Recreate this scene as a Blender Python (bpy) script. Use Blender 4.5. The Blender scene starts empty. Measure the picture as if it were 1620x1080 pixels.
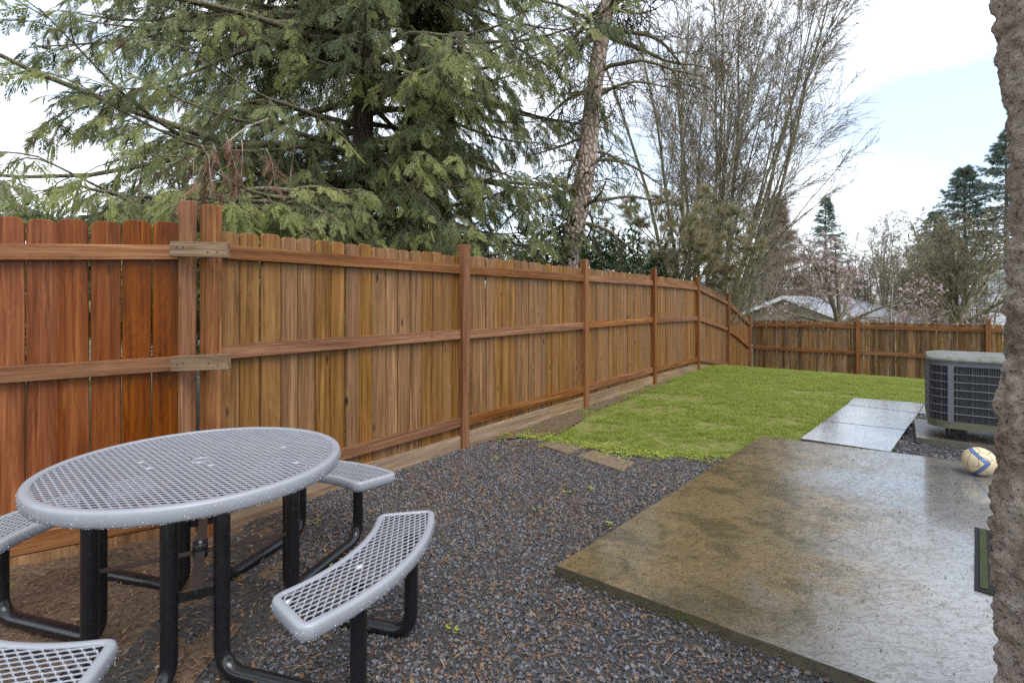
import bpy, bmesh, math, random
import numpy as np
from mathutils import Vector, Matrix, noise as mnoise
R = math.radians
random.seed(7)
rng = np.random.default_rng(7)
S = bpy.context.scene
COL = S.collection

# ------------------------------------------------------------------ camera, sky, sun, exposure
EYE = 1.45                       # metres above the yard
F, CX, HY = 815.0, 810.0, 477.0  # focal length, centre column and horizon row of the survey (1620 px wide)
cam_d = bpy.data.cameras.new('camera')
cam_d.sensor_width = 36.0
cam_d.lens = 36.0 * F / 1620.0
cam_d.shift_y = -(540.0 - HY) / 1620.0
cam_d.clip_start, cam_d.clip_end = 0.05, 2000
cam = bpy.data.objects.new('camera', cam_d)
cam.location = (0, 0, EYE)
cam.rotation_euler = (R(90), 0, 0)
COL.objects.link(cam)
S.camera = cam

SUN_EL, SUN_ROT = R(58), R(150)
world = bpy.data.worlds.new('World')
S.world = world
world.use_nodes = True
wn = world.node_tree
wn.nodes.clear()
w_out = wn.nodes.new('ShaderNodeOutputWorld')
w_bg = wn.nodes.new('ShaderNodeBackground')
w_sky = wn.nodes.new('ShaderNodeTexSky')
w_sky.sky_type = 'NISHITA'
w_sky.sun_disc = False
w_sky.sun_elevation = SUN_EL
w_sky.sun_rotation = SUN_ROT
w_bg.inputs['Strength'].default_value = 0.1
w_tc = wn.nodes.new('ShaderNodeTexCoord')
w_map = wn.nodes.new('ShaderNodeMapping')
w_map.inputs['Scale'].default_value = (1.0, 1.0, 2.2)
w_map.inputs['Location'].default_value = (3.0, 7.7, 2.15)
w_nz = wn.nodes.new('ShaderNodeTexNoise')
w_nz.inputs['Scale'].default_value = 2.0
w_nz.inputs['Detail'].default_value = 3.0
w_nz.inputs['Roughness'].default_value = 0.5
w_rp = wn.nodes.new('ShaderNodeValToRGB')
w_rp.color_ramp.elements[0].position = 0.36
w_rp.color_ramp.elements[0].color = (0.30, 0.30, 0.30, 1)
w_rp.color_ramp.elements[1].position = 0.70
w_rp.color_ramp.elements[1].color = (1, 1, 1, 1)
w_mix = wn.nodes.new('ShaderNodeMixRGB')
w_mix.inputs['Color2'].default_value = (8.8, 9.1, 9.5, 1)      # thin bright cloud sheet
w_gain = wn.nodes.new('ShaderNodeMixRGB')
w_gain.blend_type = 'MULTIPLY'
w_gain.inputs['Fac'].default_value = 1
w_gain.inputs['Color2'].default_value = (1.05, 1.12, 1.15, 1)
wn.links.new(w_tc.outputs['Generated'], w_map.inputs['Vector'])
wn.links.new(w_map.outputs['Vector'], w_nz.inputs['Vector'])
wn.links.new(w_nz.outputs['Fac'], w_rp.inputs['Fac'])
wn.links.new(w_rp.outputs['Color'], w_mix.inputs['Fac'])
wn.links.new(w_sky.outputs['Color'], w_gain.inputs['Color1'])
wn.links.new(w_gain.outputs['Color'], w_mix.inputs['Color1'])
wn.links.new(w_mix.outputs['Color'], w_bg.inputs['Color'])
wn.links.new(w_bg.outputs['Background'], w_out.inputs['Surface'])

sun_d = bpy.data.lights.new('sun', 'SUN')
sun_d.energy = 1.5
sun_d.angle = R(40)
sun_d.color = (1.0, 0.96, 0.9)
sun = bpy.data.objects.new('sun', sun_d)
sun.rotation_euler = (R(90) - SUN_EL, 0, R(180) - SUN_ROT)
COL.objects.link(sun)

S.view_settings.view_transform = 'Standard'
S.view_settings.look = 'None'
S.view_settings.gamma = 1.0
S.view_settings.use_curve_mapping = False
S.view_settings.exposure = 1.12
S.cycles.max_bounces = 6
S.cycles.use_denoising = False
S.cycles.transparent_max_bounces = 6

# ------------------------------------------------------------------ helpers
def X_at(u, Y): return (u - CX) * Y / F
def Z_at(v, Y): return EYE - (v - HY) * Y / F
def flat(u, v, z=0.0):
    Y = (EYE - z) * F / (v - HY)
    return (X_at(u, Y), Y)

def link(o, parent=None):
    COL.objects.link(o)
    if parent is not None: o.parent = parent
    return o

def tag(o, label=None, cat=None, group=None, kind=None):
    if label: o['label'] = label
    if cat: o['category'] = cat
    if group: o['group'] = group
    if kind: o['kind'] = kind
    return o

def empty(name, loc=(0, 0, 0), rz=0.0):
    o = bpy.data.objects.new(name, None)
    o.location = loc
    o.rotation_euler = (0, 0, rz)
    o.empty_display_size = 0.1
    return link(o)

def np_mesh(name, V, Fc, mat=None, smooth=False, col=None):
    V = np.asarray(V, dtype=np.float32).reshape(-1, 3)
    Fc = np.asarray(Fc, dtype=np.int32)
    n, k = Fc.shape
    me = bpy.data.meshes.new(name)
    me.vertices.add(len(V)); me.vertices.foreach_set('co', V.ravel())
    me.loops.add(n * k); me.loops.foreach_set('vertex_index', Fc.ravel())
    me.polygons.add(n); me.polygons.foreach_set('loop_start', np.arange(0, n * k, k, dtype=np.int32))
    if smooth: me.polygons.foreach_set('use_smooth', np.ones(n, dtype=bool))
    me.update(calc_edges=True)
    if col is not None:
        a = me.attributes.new('tint', 'FLOAT', 'POINT')
        a.data.foreach_set('value', np.asarray(col, dtype=np.float32).ravel())
    if mat: me.materials.append(mat)
    return me

def mesh_obj(name, V, Fc, mat=None, parent=None, smooth=False, col=None, loc=None):
    o = bpy.data.objects.new(name, np_mesh(name, V, Fc, mat, smooth, col))
    if loc is not None: o.location = loc
    return link(o, parent)

def bm_obj(name, bm, mat, parent=None, smooth=False, bevel=0.0, loc=None, rz=0.0, seg=2):
    if bevel > 0:
        ed = [e for e in bm.edges if len(e.link_faces) == 2 and e.calc_face_angle(0) > 0.5]
        bmesh.ops.bevel(bm, geom=ed, offset=bevel, segments=seg, profile=0.5, affect='EDGES')
    bmesh.ops.recalc_face_normals(bm, faces=bm.faces[:])
    me = bpy.data.meshes.new(name)
    bm.to_mesh(me); bm.free()
    if smooth:
        me.polygons.foreach_set('use_smooth', np.ones(len(me.polygons), dtype=bool))
    if mat: me.materials.append(mat)
    o = bpy.data.objects.new(name, me)
    if loc is not None: o.location = loc
    o.rotation_euler = (0, 0, rz)
    return link(o, parent)

def add_box(bm, c, s, M=None):
    r = bmesh.ops.create_cube(bm, size=1.0)['verts']
    for v in r:
        v.co = Vector((c[0] + v.co.x * s[0], c[1] + v.co.y * s[1], c[2] + v.co.z * s[2]))
        if M: v.co = M @ v.co
    return r

def box_obj(name, c, s, mat, parent=None, bevel=0.0, loc=None, rz=0.0):
    bm = bmesh.new(); add_box(bm, c, s)
    return bm_obj(name, bm, mat, parent, bevel=bevel, loc=loc, rz=rz)

def prism_bm(poly, z0, z1, bm=None):
    bm = bm or bmesh.new()
    b = [bm.verts.new((p[0], p[1], z0)) for p in poly]
    t = [bm.verts.new((p[0], p[1], z1)) for p in poly]
    n = len(poly)
    bm.faces.new(t); bm.faces.new(b[::-1])
    for i in range(n): bm.faces.new((b[i], b[(i + 1) % n], t[(i + 1) % n], t[i]))
    return bm

def norm(a): return a / np.maximum(np.linalg.norm(a, axis=-1, keepdims=True), 1e-9)

def tubes(P, Rr, k=4, ph=0.0):
    """P (n,m,3) polylines, Rr (n,m) radii -> verts, quads"""
    P = np.asarray(P, float); Rr = np.asarray(Rr, float)
    n, m, _ = P.shape
    T = np.empty_like(P)
    T[:, 1:-1] = P[:, 2:] - P[:, :-2]; T[:, 0] = P[:, 1] - P[:, 0]; T[:, -1] = P[:, -1] - P[:, -2]
    T = norm(T)
    A = np.empty_like(P)
    t0 = T[:, 0]; ref = np.where(np.abs(t0[:, 2:3]) > 0.8, np.array([[1., 0, 0]]), np.array([[0, 0, 1.]]))
    cur = norm(np.cross(t0, ref)); A[:, 0] = cur
    for i in range(1, m):
        cur = norm(cur - (cur * T[:, i]).sum(-1, keepdims=True) * T[:, i]); A[:, i] = cur
    B = np.cross(T, A)
    ang = np.arange(k) * 2 * np.pi / k + ph
    V = P[:, :, None, :] + Rr[:, :, None, None] * (A[:, :, None, :] * np.cos(ang)[None, None, :, None] + B[:, :, None, :] * np.sin(ang)[None, None, :, None])
    idx = np.arange(n * m * k).reshape(n, m, k)
    a = idx[:, :-1, :]; b = np.roll(a, -1, 2); d = idx[:, 1:, :]; c = np.roll(d, -1, 2)
    return V.reshape(-1, 3), np.stack([a, b, c, d], -1).reshape(-1, 4)

def join(parts):
    Vs, Fs, o = [], [], 0
    for V, f in parts:
        Vs.append(V); Fs.append(np.asarray(f) + o); o += len(V)
    return np.concatenate(Vs), np.concatenate(Fs)

def smooth_path(pts, fillet=0.08, n=6):
    """polyline with its inner corners rounded"""
    pts = [np.array(p, float) for p in pts]
    out = [pts[0]]
    for i in range(1, len(pts) - 1):
        a, b, c = pts[i - 1], pts[i], pts[i + 1]
        d0 = (a - b) / np.linalg.norm(a - b); d1 = (c - b) / np.linalg.norm(c - b)
        p0, p1 = b + d0 * fillet, b + d1 * fillet
        for t in np.linspace(0, 1, n):
            out.append((1 - t) ** 2 * p0 + 2 * t * (1 - t) * b + t * t * p1)
    out.append(pts[-1])
    return np.array(out)

def in_poly(px, py, poly):
    px = np.asarray(px); py = np.asarray(py)
    c = np.zeros(len(px), bool); n = len(poly); j = n - 1
    for i in range(n):
        xi, yi = poly[i]; xj, yj = poly[j]
        cond = ((yi > py) != (yj > py)) & (px < (xj - xi) * (py - yi) / (yj - yi + 1e-12) + xi)
        c ^= cond; j = i
    return c

def scatter(poly, n):
    P = np.array(poly); lo, hi = P.min(0), P.max(0)
    out = np.zeros((0, 2))
    while len(out) < n:
        q = rng.random((n, 2)) * (hi - lo) + lo
        out = np.concatenate([out, q[in_poly(q[:, 0], q[:, 1], poly)]])
    return out[:n]

def vnoise(x, y, sc, seed=0):
    """cheap smooth 2-D value noise, 0..1"""
    x = np.asarray(x) * sc + 31.7 * seed; y = np.asarray(y) * sc + 17.3 * seed
    xi, yi = np.floor(x).astype(int), np.floor(y).astype(int)
    fx, fy = x - xi, y - yi
    fx = fx * fx * (3 - 2 * fx); fy = fy * fy * (3 - 2 * fy)
    h = lambda a, b: (np.sin(a * 127.1 + b * 311.7) * 43758.5453) % 1.0
    return (h(xi, yi) * (1 - fx) + h(xi + 1, yi) * fx) * (1 - fy) + (h(xi, yi + 1) * (1 - fx) + h(xi + 1, yi + 1) * fx) * fy

# ------------------------------------------------------------------ materials
class Mat:
    def __init__(s, name, rough=0.6, spec=0.5):
        s.m = bpy.data.materials.new(name); s.m.use_nodes = True
        s.t = s.m.node_tree; s.b = s.t.nodes['Principled BSDF']
        s.b.inputs['Roughness'].default_value = rough
        s.b.inputs['Specular IOR Level'].default_value = spec
        s.tc = s.n('ShaderNodeTexCoord')
    def n(s, typ, **kw):
        nd = s.t.nodes.new(typ)
        for k, v in kw.items():
            setattr(nd, k, v)
        return nd
    def l(s, a, b): s.t.links.new(a, b)
    def vec(s, scale=(1, 1, 1), src='Object', off=None):
        mp = s.n('ShaderNodeMapping'); mp.inputs['Scale'].default_value = scale
        if off is not None:
            ad = s.n('ShaderNodeVectorMath', operation='ADD')
            s.l(s.tc.outputs[src], ad.inputs[0]); s.l(off, ad.inputs[1]); s.l(ad.outputs[0], mp.inputs['Vector'])
        else: s.l(s.tc.outputs[src], mp.inputs['Vector'])
        return mp.outputs['Vector']
    def noise(s, v, scale=1.0, detail=4.0, rough=0.55, dist=0.0):
        nz = s.n('ShaderNodeTexNoise'); nz.inputs['Scale'].default_value = scale
        nz.inputs['Detail'].default_value = detail; nz.inputs['Roughness'].default_value = rough
        nz.inputs['Distortion'].default_value = dist
        s.l(v, nz.inputs['Vector']); return nz.outputs['Fac']
    def voro(s, v, scale=1.0, feature='F1', out='Distance', rnd=1.0):
        vo = s.n('ShaderNodeTexVoronoi', feature=feature); vo.inputs['Scale'].default_value = scale
        vo.inputs['Randomness'].default_value = rnd
        s.l(v, vo.inputs['Vector']); return vo.outputs[out]
    def ramp(s, f, stops):
        r = s.n('ShaderNodeValToRGB'); e = r.color_ramp.elements
        while len(e) < len(stops): e.new(0.5)
        for i, (p, c) in enumerate(stops):
            e[i].position = p
            e[i].color = (c, c, c, 1) if isinstance(c, (int, float)) else (*c, 1)
        s.l(f, r.inputs['Fac']); return r.outputs['Color']
    def mix(s, f, a, b, mode='MIX'):
        m = s.n('ShaderNodeMixRGB', blend_type=mode)
        for sock, v in (('Fac', f), ('Color1', a), ('Color2', b)):
            if isinstance(v, (int, float)) : m.inputs[sock].default_value = v if sock == 'Fac' else (v, v, v, 1)
            elif isinstance(v, tuple): m.inputs[sock].default_value = (*v, 1)
            else: s.l(v, m.inputs[sock])
        return m.outputs['Color']
    def math(s, op, a, b=0.0):
        m = s.n('ShaderNodeMath', operation=op)
        for i, v in enumerate((a, b)):
            if isinstance(v, (int, float)): m.inputs[i].default_value = v
            else: s.l(v, m.inputs[i])
        return m.outputs[0]
    def color(s, c):
        if isinstance(c, tuple): s.b.inputs['Base Color'].default_value = (*c, 1)
        else: s.l(c, s.b.inputs['Base Color'])
    def rough(s, r): s.l(r, s.b.inputs['Roughness'])
    def bump(s, h, dist=0.005, strength=1.0):
        b = s.n('ShaderNodeBump'); b.inputs['Distance'].default_value = dist; b.inputs['Strength'].default_value = strength
        s.l(h, b.inputs['Height']); s.l(b.outputs['Normal'], s.b.inputs['Normal'])
    def rand(s):
        return s.n('ShaderNodeObjectInfo').outputs['Random']
    def attr(s, name, inst=False):
        a = s.n('ShaderNodeAttribute'); a.attribute_name = name
        if inst: a.attribute_type = 'INSTANCER'
        return a.outputs['Fac']
    def offs(s, k=91.0):
        r = s.rand(); c = s.n('ShaderNodeCombineXYZ')
        s.l(s.math('MULTIPLY', r, k), c.inputs[0]); s.l(s.math('MULTIPLY', r, k * .7), c.inputs[1]); s.l(s.math('MULTIPLY', r, k * 1.3), c.inputs[2])
        return c.outputs[0]

def wood(name, dark, mid, light, axis='z', tone=0.5, knots=1.0, rough=0.5, incised=False, streak=0.5):
    m = Mat(name, rough, 0.18)
    off = m.offs()
    ax = {'z': lambda a, b: (a, a, b), 'x': lambda a, b: (b, a, a)}[axis]
    g1 = m.noise(m.vec(ax(70, 1.6), off=off), 1.0, 4, 0.6)
    g2 = m.noise(m.vec(ax(16, 0.7), off=off), 1.0, 3, 0.55, 1.2)
    fig = m.noise(m.vec(ax(10, 1.1), off=off), 1.0, 1, 0.4, 0.5)
    rings = m.math('FRACT', m.math('MULTIPLY', fig, 14.0))
    rings = m.math('ABSOLUTE', m.math('SUBTRACT', rings, 0.5))
    f = m.math('ADD', m.math('MULTIPLY', g1, 0.55), m.math('ADD', m.math('MULTIPLY', g2, 0.45), m.math('MULTIPLY', rings, 0.13)))
    c = m.ramp(f, [(0.38, dark), (0.525, mid), (0.70, light)])
    fl = m.noise(m.vec(ax(34, 1.0), off=off), 1.0, 2, 0.5, .6)
    c = m.mix(m.ramp(fl, [(0.60, 0.0), (0.70, 0.6)]), c, tuple(min(1, x * 1.45) for x in light))
    kd = m.voro(m.vec(ax(7.5, 2.4), off=off), 1.0)
    kn = m.ramp(kd, [(0.035, 1.0), (0.13, 0.0)])
    halo = m.ramp(kd, [(0.10, 1.0), (0.30, 0.0)])
    c = m.mix(m.math('MULTIPLY', halo, 0.30 * knots), c, light)
    c = m.mix(m.math('MULTIPLY', kn, 0.85 * knots), c, tuple(x * 0.30 for x in dark))
    st = m.noise(m.vec(ax(9, 0.45), off=off), 1.3, 5, 0.6)
    c = m.mix(m.ramp(st, [(0.50, 0.0), (0.72, streak)]), c, tuple(x * 0.55 for x in dark))
    v = m.math('ADD', m.math('MULTIPLY', m.rand(), tone), 1.0 - tone * 0.5)
    hs = m.n('ShaderNodeHueSaturation'); m.l(c, hs.inputs['Color']); m.l(v, hs.inputs['Value'])
    r2 = m.math('FRACT', m.math('MULTIPLY', m.rand(), 17.31))
    m.l(m.math('ADD', m.math('MULTIPLY', r2, 0.22), 0.98), hs.inputs['Saturation'])
    m.l(m.math('ADD', m.math('MULTIPLY', r2, 0.004), 0.497), hs.inputs['Hue'])
    m.color(hs.outputs['Color'])
    h = m.math('ADD', f, m.math('MULTIPLY', kn, 0.4))
    if incised:
        br = m.n('ShaderNodeTexBrick'); br.inputs['Scale'].default_value = 1.0
        br.inputs['Mortar Size'].default_value = 0.0022; br.inputs['Brick Width'].default_value = 0.026; br.inputs['Row Height'].default_value = 0.011
        br.inputs['Color1'].default_value = (0, 0, 0, 1); br.inputs['Color2'].default_value = (0, 0, 0, 1); br.inputs['Mortar'].default_value = (1, 1, 1, 1)
        sw = m.n('ShaderNodeSeparateXYZ'); cb = m.n('ShaderNodeCombineXYZ')
        m.l(m.tc.outputs['Object'], sw.inputs[0]); m.l(sw.outputs[0], cb.inputs[0]); m.l(sw.outputs[2], cb.inputs[1]); m.l(cb.outputs[0], br.inputs['Vector'])
        h = m.math('SUBTRACT', h, m.math('MULTIPLY', br.outputs['Color'], 0.25))
    m.bump(h, 0.003, 0.7)
    m.rough(m.ramp(g2, [(0.35, rough - 0.12), (0.7, rough + 0.12)]))
    return m.m

W_BOARD = wood('cedar_boards', (0.088, 0.044, 0.019), (0.180, 0.095, 0.042), (0.255, 0.148, 0.070), tone=0.24, knots=1.4, streak=0.5)
W_RED = wood('red_stained_boards', (0.075, 0.023, 0.009), (0.150, 0.048, 0.018), (0.22, 0.088, 0.036), tone=0.40, knots=0.8, rough=0.38, streak=0.4)
W_RAIL = wood('rail_timber', (0.095, 0.040, 0.019), (0.180, 0.082, 0.040), (0.27, 0.145, 0.078), axis='x', tone=0.25, knots=0.7, incised=True, streak=0.35)
W_POST = wood('post_timber', (0.095, 0.038, 0.017), (0.170, 0.074, 0.034), (0.25, 0.128, 0.062), tone=0.3, knots=0.5, streak=0.3)
W_BACK = wood('back_boards', (0.062, 0.034, 0.016), (0.145, 0.084, 0.042), (0.27, 0.172, 0.092), tone=0.7, streak=0.8)
W_KICK = wood('kick_board', (0.12, 0.080, 0.050), (0.215, 0.150, 0.098), (0.30, 0.22, 0.15), axis='x', tone=0.15, knots=0.3, streak=0.3)
W_GREY = wood('weathered_block', (0.055, 0.036, 0.023), (0.155, 0.105, 0.066), (0.27, 0.20, 0.135), axis='x', tone=0.5, knots=1.0, streak=0.9)

def simple(name, c, rough=0.6, var=0.15, sc=8.0, spec=0.5, bump=0.0, src='Object'):
    m = Mat(name, rough, spec)
    nz = m.noise(m.vec(src=src), sc, 5, 0.6)
    m.color(m.mix(nz, tuple(x * (1 - var) for x in c), tuple(min(1, x * (1 + var)) for x in c)))
    if bump: m.bump(nz, bump)
    return m.m

def coat(name, c):                        # plastic coated steel with speckle
    m = Mat(name, 0.36, 0.5)
    v = m.vec()
    a = m.noise(v, 350, 2, 0.6); b = m.noise(v, 6, 4, 0.6)
    m.color(m.mix(m.math('ADD', m.math('MULTIPLY', a, 0.35), m.math('MULTIPLY', b, 0.5)), tuple(x * 0.8 for x in c), tuple(x * 1.18 for x in c)))
    m.bump(a, 0.0006, 0.5)
    return m.m
M_GREY = coat('grey_coating', (0.25, 0.262, 0.295))
M_BLACK = Mat('black_tube', 0.22, 0.6); M_BLACK.color((0.008, 0.008, 0.010)); 
nzb = M_BLACK.noise(M_BLACK.vec(), 40, 4); M_BLACK.rough(M_BLACK.ramp(nzb, [(0.4, 0.14), (0.7, 0.34)])); M_BLACK = M_BLACK.m
M_RUSTY = simple('dark_rusty_steel', (0.035, 0.026, 0.024), 0.45, 0.5, 60)
mw = Mat('water_drop', 0.03, 0.9); mw.color((0.66, 0.69, 0.75)); mw.b.inputs['Transmission Weight'].default_value = 0.25; mw.b.inputs['IOR'].default_value = 1.33; M_WATER = mw.m  # pale base colour paints in the bright highlights of the drops

def concrete(stain_refl=1.0):
    m = Mat('wet_concrete', 0.2, 0.9)
    v = m.vec()
    big = m.noise(v, 0.9, 5, 0.6, 0.4); mid = m.noise(v, 5, 6, 0.65); fine = m.noise(v, 60, 4, 0.6); grit = m.noise(v, 260, 2, 0.6)
    c = m.ramp(m.math('ADD', m.math('MULTIPLY', big, 0.5), m.math('MULTIPLY', mid, 0.5)),
               [(0.36, (0.095, 0.094, 0.092)), (0.48, (0.150, 0.150, 0.150)), (0.60, (0.215, 0.215, 0.213))])
    # brown stain from the yard side, partly a painted reflection of fence and trees
    sx = m.n('ShaderNodeSeparateXYZ'); m.l(m.tc.outputs['Object'], sx.inputs[0])
    edge = m.math('SUBTRACT', m.math('MULTIPLY', sx.outputs[0], 0.742), m.math('MULTIPLY', sx.outputs[1], 0.67))   # metres in from the yard edge
    edge = m.math('ADD', edge, 1.62)
    al = m.math('SUBTRACT', m.math('ADD', m.math('MULTIPLY', big, 1.6), m.math('MULTIPLY', mid, 0.7)), m.math('MULTIPLY', edge, 0.66))
    alf = m.ramp(al, [(0.05, 0.0), (0.68, 0.95 * stain_refl)])
    ac_ = m.mix(mid, (0.055, 0.036, 0.008), (0.200, 0.135, 0.050))
    c = m.mix(alf, c, ac_)
    ms = m.noise(v, 3.4, 6, 0.7, 0.6)
    c = m.mix(m.math('MULTIPLY', m.ramp(ms, [(0.47, 0.0), (0.58, 0.85)]), m.math('ADD', m.math('MULTIPLY', alf, 0.85), 0.10)), c, (0.042, 0.033, 0.007))
    c = m.mix(m.ramp(fine, [(0.36, 0.45), (0.48, 0.0)]), c, (0.035, 0.028, 0.016))
    c = m.mix(m.ramp(grit, [(0.60, 0.0), (0.72, 0.5)]), c, (0.36, 0.33, 0.26))
    c = m.mix(m.math('MULTIPLY', m.ramp(m.noise(m.vec((17, 31, 22)), 1.0, 4, 0.65, 1.8), [(0.60, 0.0), (0.66, 1.0)]), 0.42), c, (0.045, 0.036, 0.022))
    g = m.n('ShaderNodeNewGeometry'); sn = m.n('ShaderNodeSeparateXYZ'); m.l(g.outputs['True Normal'], sn.inputs[0])
    side = m.math('LESS_THAN', sn.outputs[2], 0.5)
    moss = m.ramp(m.noise(v, 7, 5, 0.7), [(0.54, 0.0), (0.66, 0.8)])
    c = m.mix(side, c, m.mix(moss, m.mix(m.noise(v, 22, 5, .7), (0.022, 0.018, 0.012), (0.11, 0.088, 0.055)), (0.055, 0.058, 0.012)))
    m.color(c)
    wet = m.noise(v, 1.7, 6, 0.62, 0.5)
    r = m.ramp(m.math('ADD', m.math('MULTIPLY', wet, 0.6), m.math('MULTIPLY', mid, 0.4)), [(0.36, 0.12), (0.52, 0.19), (0.70, 0.28)])
    m.rough(m.math('ADD', r, m.math('MULTIPLY', side, 0.4)))
    cw = m.math('SUBTRACT', 1.0, m.math('MULTIPLY', alf, 0.72))
    m.l(m.math('MULTIPLY', cw, m.math('SUBTRACT', 1.0, side)), m.b.inputs['Coat Weight'])
    m.l(m.math('SUBTRACT', 0.9, m.math('MULTIPLY', alf, 0.6)), m.b.inputs['Specular IOR Level'])
    m.b.inputs['Coat Roughness'].default_value = 0.12; m.b.inputs['Coat IOR'].default_value = 1.75
    rp = m.noise(m.vec((8.0, 15.0, 12)), 1.0, 4, 0.6, 2.2)
    rpc = m.ramp(rp, [(0.42, 0.0), (0.50, 1.0)])
    scr = m.ramp(m.noise(m.vec((24, 44, 30)), 1.0, 3, 0.6, 1.6), [(0.60, 0.0), (0.66, 1.0)])
    m.bump(m.math('ADD', m.math('MULTIPLY', rpc, 0.55), m.math('ADD', m.math('MULTIPLY', scr, -0.14), m.math('ADD', m.math('MULTIPLY', mid, 0.22), m.math('MULTIPLY', fine, 0.28)))), 0.007, 0.9)
    return m.m
M_CONC = concrete()
M_WALK = concrete(0.0)

def soil(name, a, b, moss=0.0, sc=1.0):
    m = Mat(name, 0.75, 0.3)
    v = m.vec()
    n1 = m.noise(v, 5 * sc, 6, 0.65); n2 = m.noise(v, 45 * sc, 5, 0.65)
    c = m.mix(m.math('ADD', m.math('MULTIPLY', n1, 0.5), m.math('MULTIPLY', n2, 0.5)), a, b)
    c = m.mix(m.ramp(n2, [(0.35, 0.8), (0.5, 0.0)]), c, tuple(x * 0.35 for x in a))
    if moss:
        ms = m.math('MULTIPLY', m.ramp(m.noise(v, 2.6, 5, 0.7), [(0.60, 0.0), (0.70, moss)]), m.ramp(n2, [(0.36, 0.2), (0.55, 1.0)]))
        c = m.mix(ms, c, (0.12, 0.13, 0.018))
    m.color(c)
    m.bump(m.math('ADD', n1, n2), 0.02, 1.0)
    return m.m
M_DIRT = soil('bare_dirt', (0.065, 0.040, 0.025), (0.175, 0.115, 0.075), 0.6)
M_GBASE = soil('gravel_bed_base', (0.026, 0.024, 0.025), (0.075, 0.066, 0.062))
M_LAWNB = soil('lawn_soil', (0.13, 0.125, 0.04), (0.235, 0.235, 0.065))
M_EARTH = soil('far_ground', (0.06, 0.07, 0.025), (0.12, 0.12, 0.05), 0, 0.3)

def stone_mat():
    m = Mat('gravel_stone', 0.16, 0.9)
    t = m.attr('tint', True)
    c = m.ramp(t, [(0.0, (0.024, 0.026, 0.033)), (0.36, (0.075, 0.080, 0.096)), (0.66, (0.17, 0.178, 0.205)), (0.84, (0.30, 0.305, 0.33)), (0.88, (0.14, 0.075, 0.042)), (1.0, (0.33, 0.19, 0.10))])  # random stone tones; the palest greys also paint in wet glints
    n = m.noise(m.vec(), 3.0, 4, 0.6)
    m.color(m.mix(n, c, m.mix(0.35, c, (0.16, 0.16, 0.17))))
    m.bump(n, 0.15, 0.6)
    return m.m
M_STONE = stone_mat()

def leafy(name, stops, trans=0.3, rough=0.55, inst=False, spec=0.3):
    m = Mat(name, rough, spec)
    t = m.math('ADD', m.attr('tint', True), m.attr('tt')) if inst else m.attr('tint')
    c = m.ramp(t, stops)
    m.color(c)
    tr = m.n('ShaderNodeBsdfTranslucent'); m.l(c, tr.inputs['Color'])
    mx = m.n('ShaderNodeMixShader'); mx.inputs[0].default_value = trans
    out = m.t.nodes['Material Output']
    m.l(m.b.outputs[0], mx.inputs[1]); m.l(tr.outputs[0], mx.inputs[2]); m.l(mx.outputs[0], out.inputs['Surface'])
    return m.m
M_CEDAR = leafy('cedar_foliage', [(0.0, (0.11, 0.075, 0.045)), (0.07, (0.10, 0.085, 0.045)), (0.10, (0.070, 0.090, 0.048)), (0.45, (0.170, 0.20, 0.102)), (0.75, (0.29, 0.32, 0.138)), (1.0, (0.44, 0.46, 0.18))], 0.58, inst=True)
M_FIR = leafy('fir_needles', [(0.0, (0.085, 0.125, 0.10)), (0.6, (0.15, 0.20, 0.155)), (1.0, (0.23, 0.27, 0.19))], 0.35)
M_PINE = leafy('pine_needles', [(0.0, (0.17, 0.14, 0.085)), (0.5, (0.26, 0.24, 0.13)), (1.0, (0.40, 0.32, 0.19))], 0.4)
M_GRASS = leafy('grass_blade', [(0.0, (0.25, 0.30, 0.055)), (0.5, (0.41, 0.455, 0.085)), (0.85, (0.54, 0.54, 0.15)), (1.0, (0.56, 0.49, 0.24))], 0.45)
M_LAUREL = leafy('laurel_leaf', [(0.0, (0.015, 0.036, 0.014)), (0.6, (0.042, 0.085, 0.026)), (1.0, (0.09, 0.15, 0.045))], 0.15, 0.25, spec=0.5)
M_SHRUB = leafy('shrub_leaf', [(0.0, (0.05, 0.10, 0.02)), (0.6, (0.12, 0.20, 0.045)), (1.0, (0.21, 0.30, 0.08))], 0.25, 0.3, spec=0.5)
M_DEAD = leafy('dead_foliage', [(0.0, (0.10, 0.045, 0.028)), (1.0, (0.25, 0.13, 0.085))], 0.2)
M_PINK = leafy('blossom_petal', [(0.0, (0.42, 0.31, 0.31)), (1.0, (0.68, 0.55, 0.56))], 0.3)
M_LITTER = leafy('dry_litter', [(0.0, (0.05, 0.028, 0.016)), (0.5, (0.17, 0.095, 0.05)), (1.0, (0.36, 0.24, 0.13))], 0.1)

M_DARKBIT = leafy('dark_litter', [(0.0, (0.016, 0.012, 0.008)), (0.7, (0.06, 0.04, 0.022)), (1.0, (0.26, 0.19, 0.11))], 0.05)

def bark(name, a, b, sc=(6, 6, 1.6), k=2.0, moss=0.0, dist=0.03):
    m = Mat(name, 0.8, 0.25)
    v = m.vec(sc)
    vo = m.voro(v, k, 'DISTANCE_TO_EDGE'); nz = m.noise(v, k * 2.5, 6, 0.65)
    c = m.mix(nz, a, b)
    c = m.mix(m.ramp(vo, [(0.0, 0.75), (0.14, 0.0)]), c, tuple(x * 0.3 for x in a))
    if moss: c = m.mix(m.ramp(m.noise(m.vec(), 3.0, 5, 0.7), [(0.48, 0.0), (0.62, moss)]), c, (0.17, 0.17, 0.075))
    m.color(c)
    m.bump(m.math('ADD', m.ramp(vo, [(0.0, 0.0), (0.2, 1.0)]), nz), dist, 0.9)
    return m.m
M_CBARK = bark('cedar_bark', (0.075, 0.05, 0.038), (0.19, 0.13, 0.098), (10, 10, 1.0), 2.0, 0.5)
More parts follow.
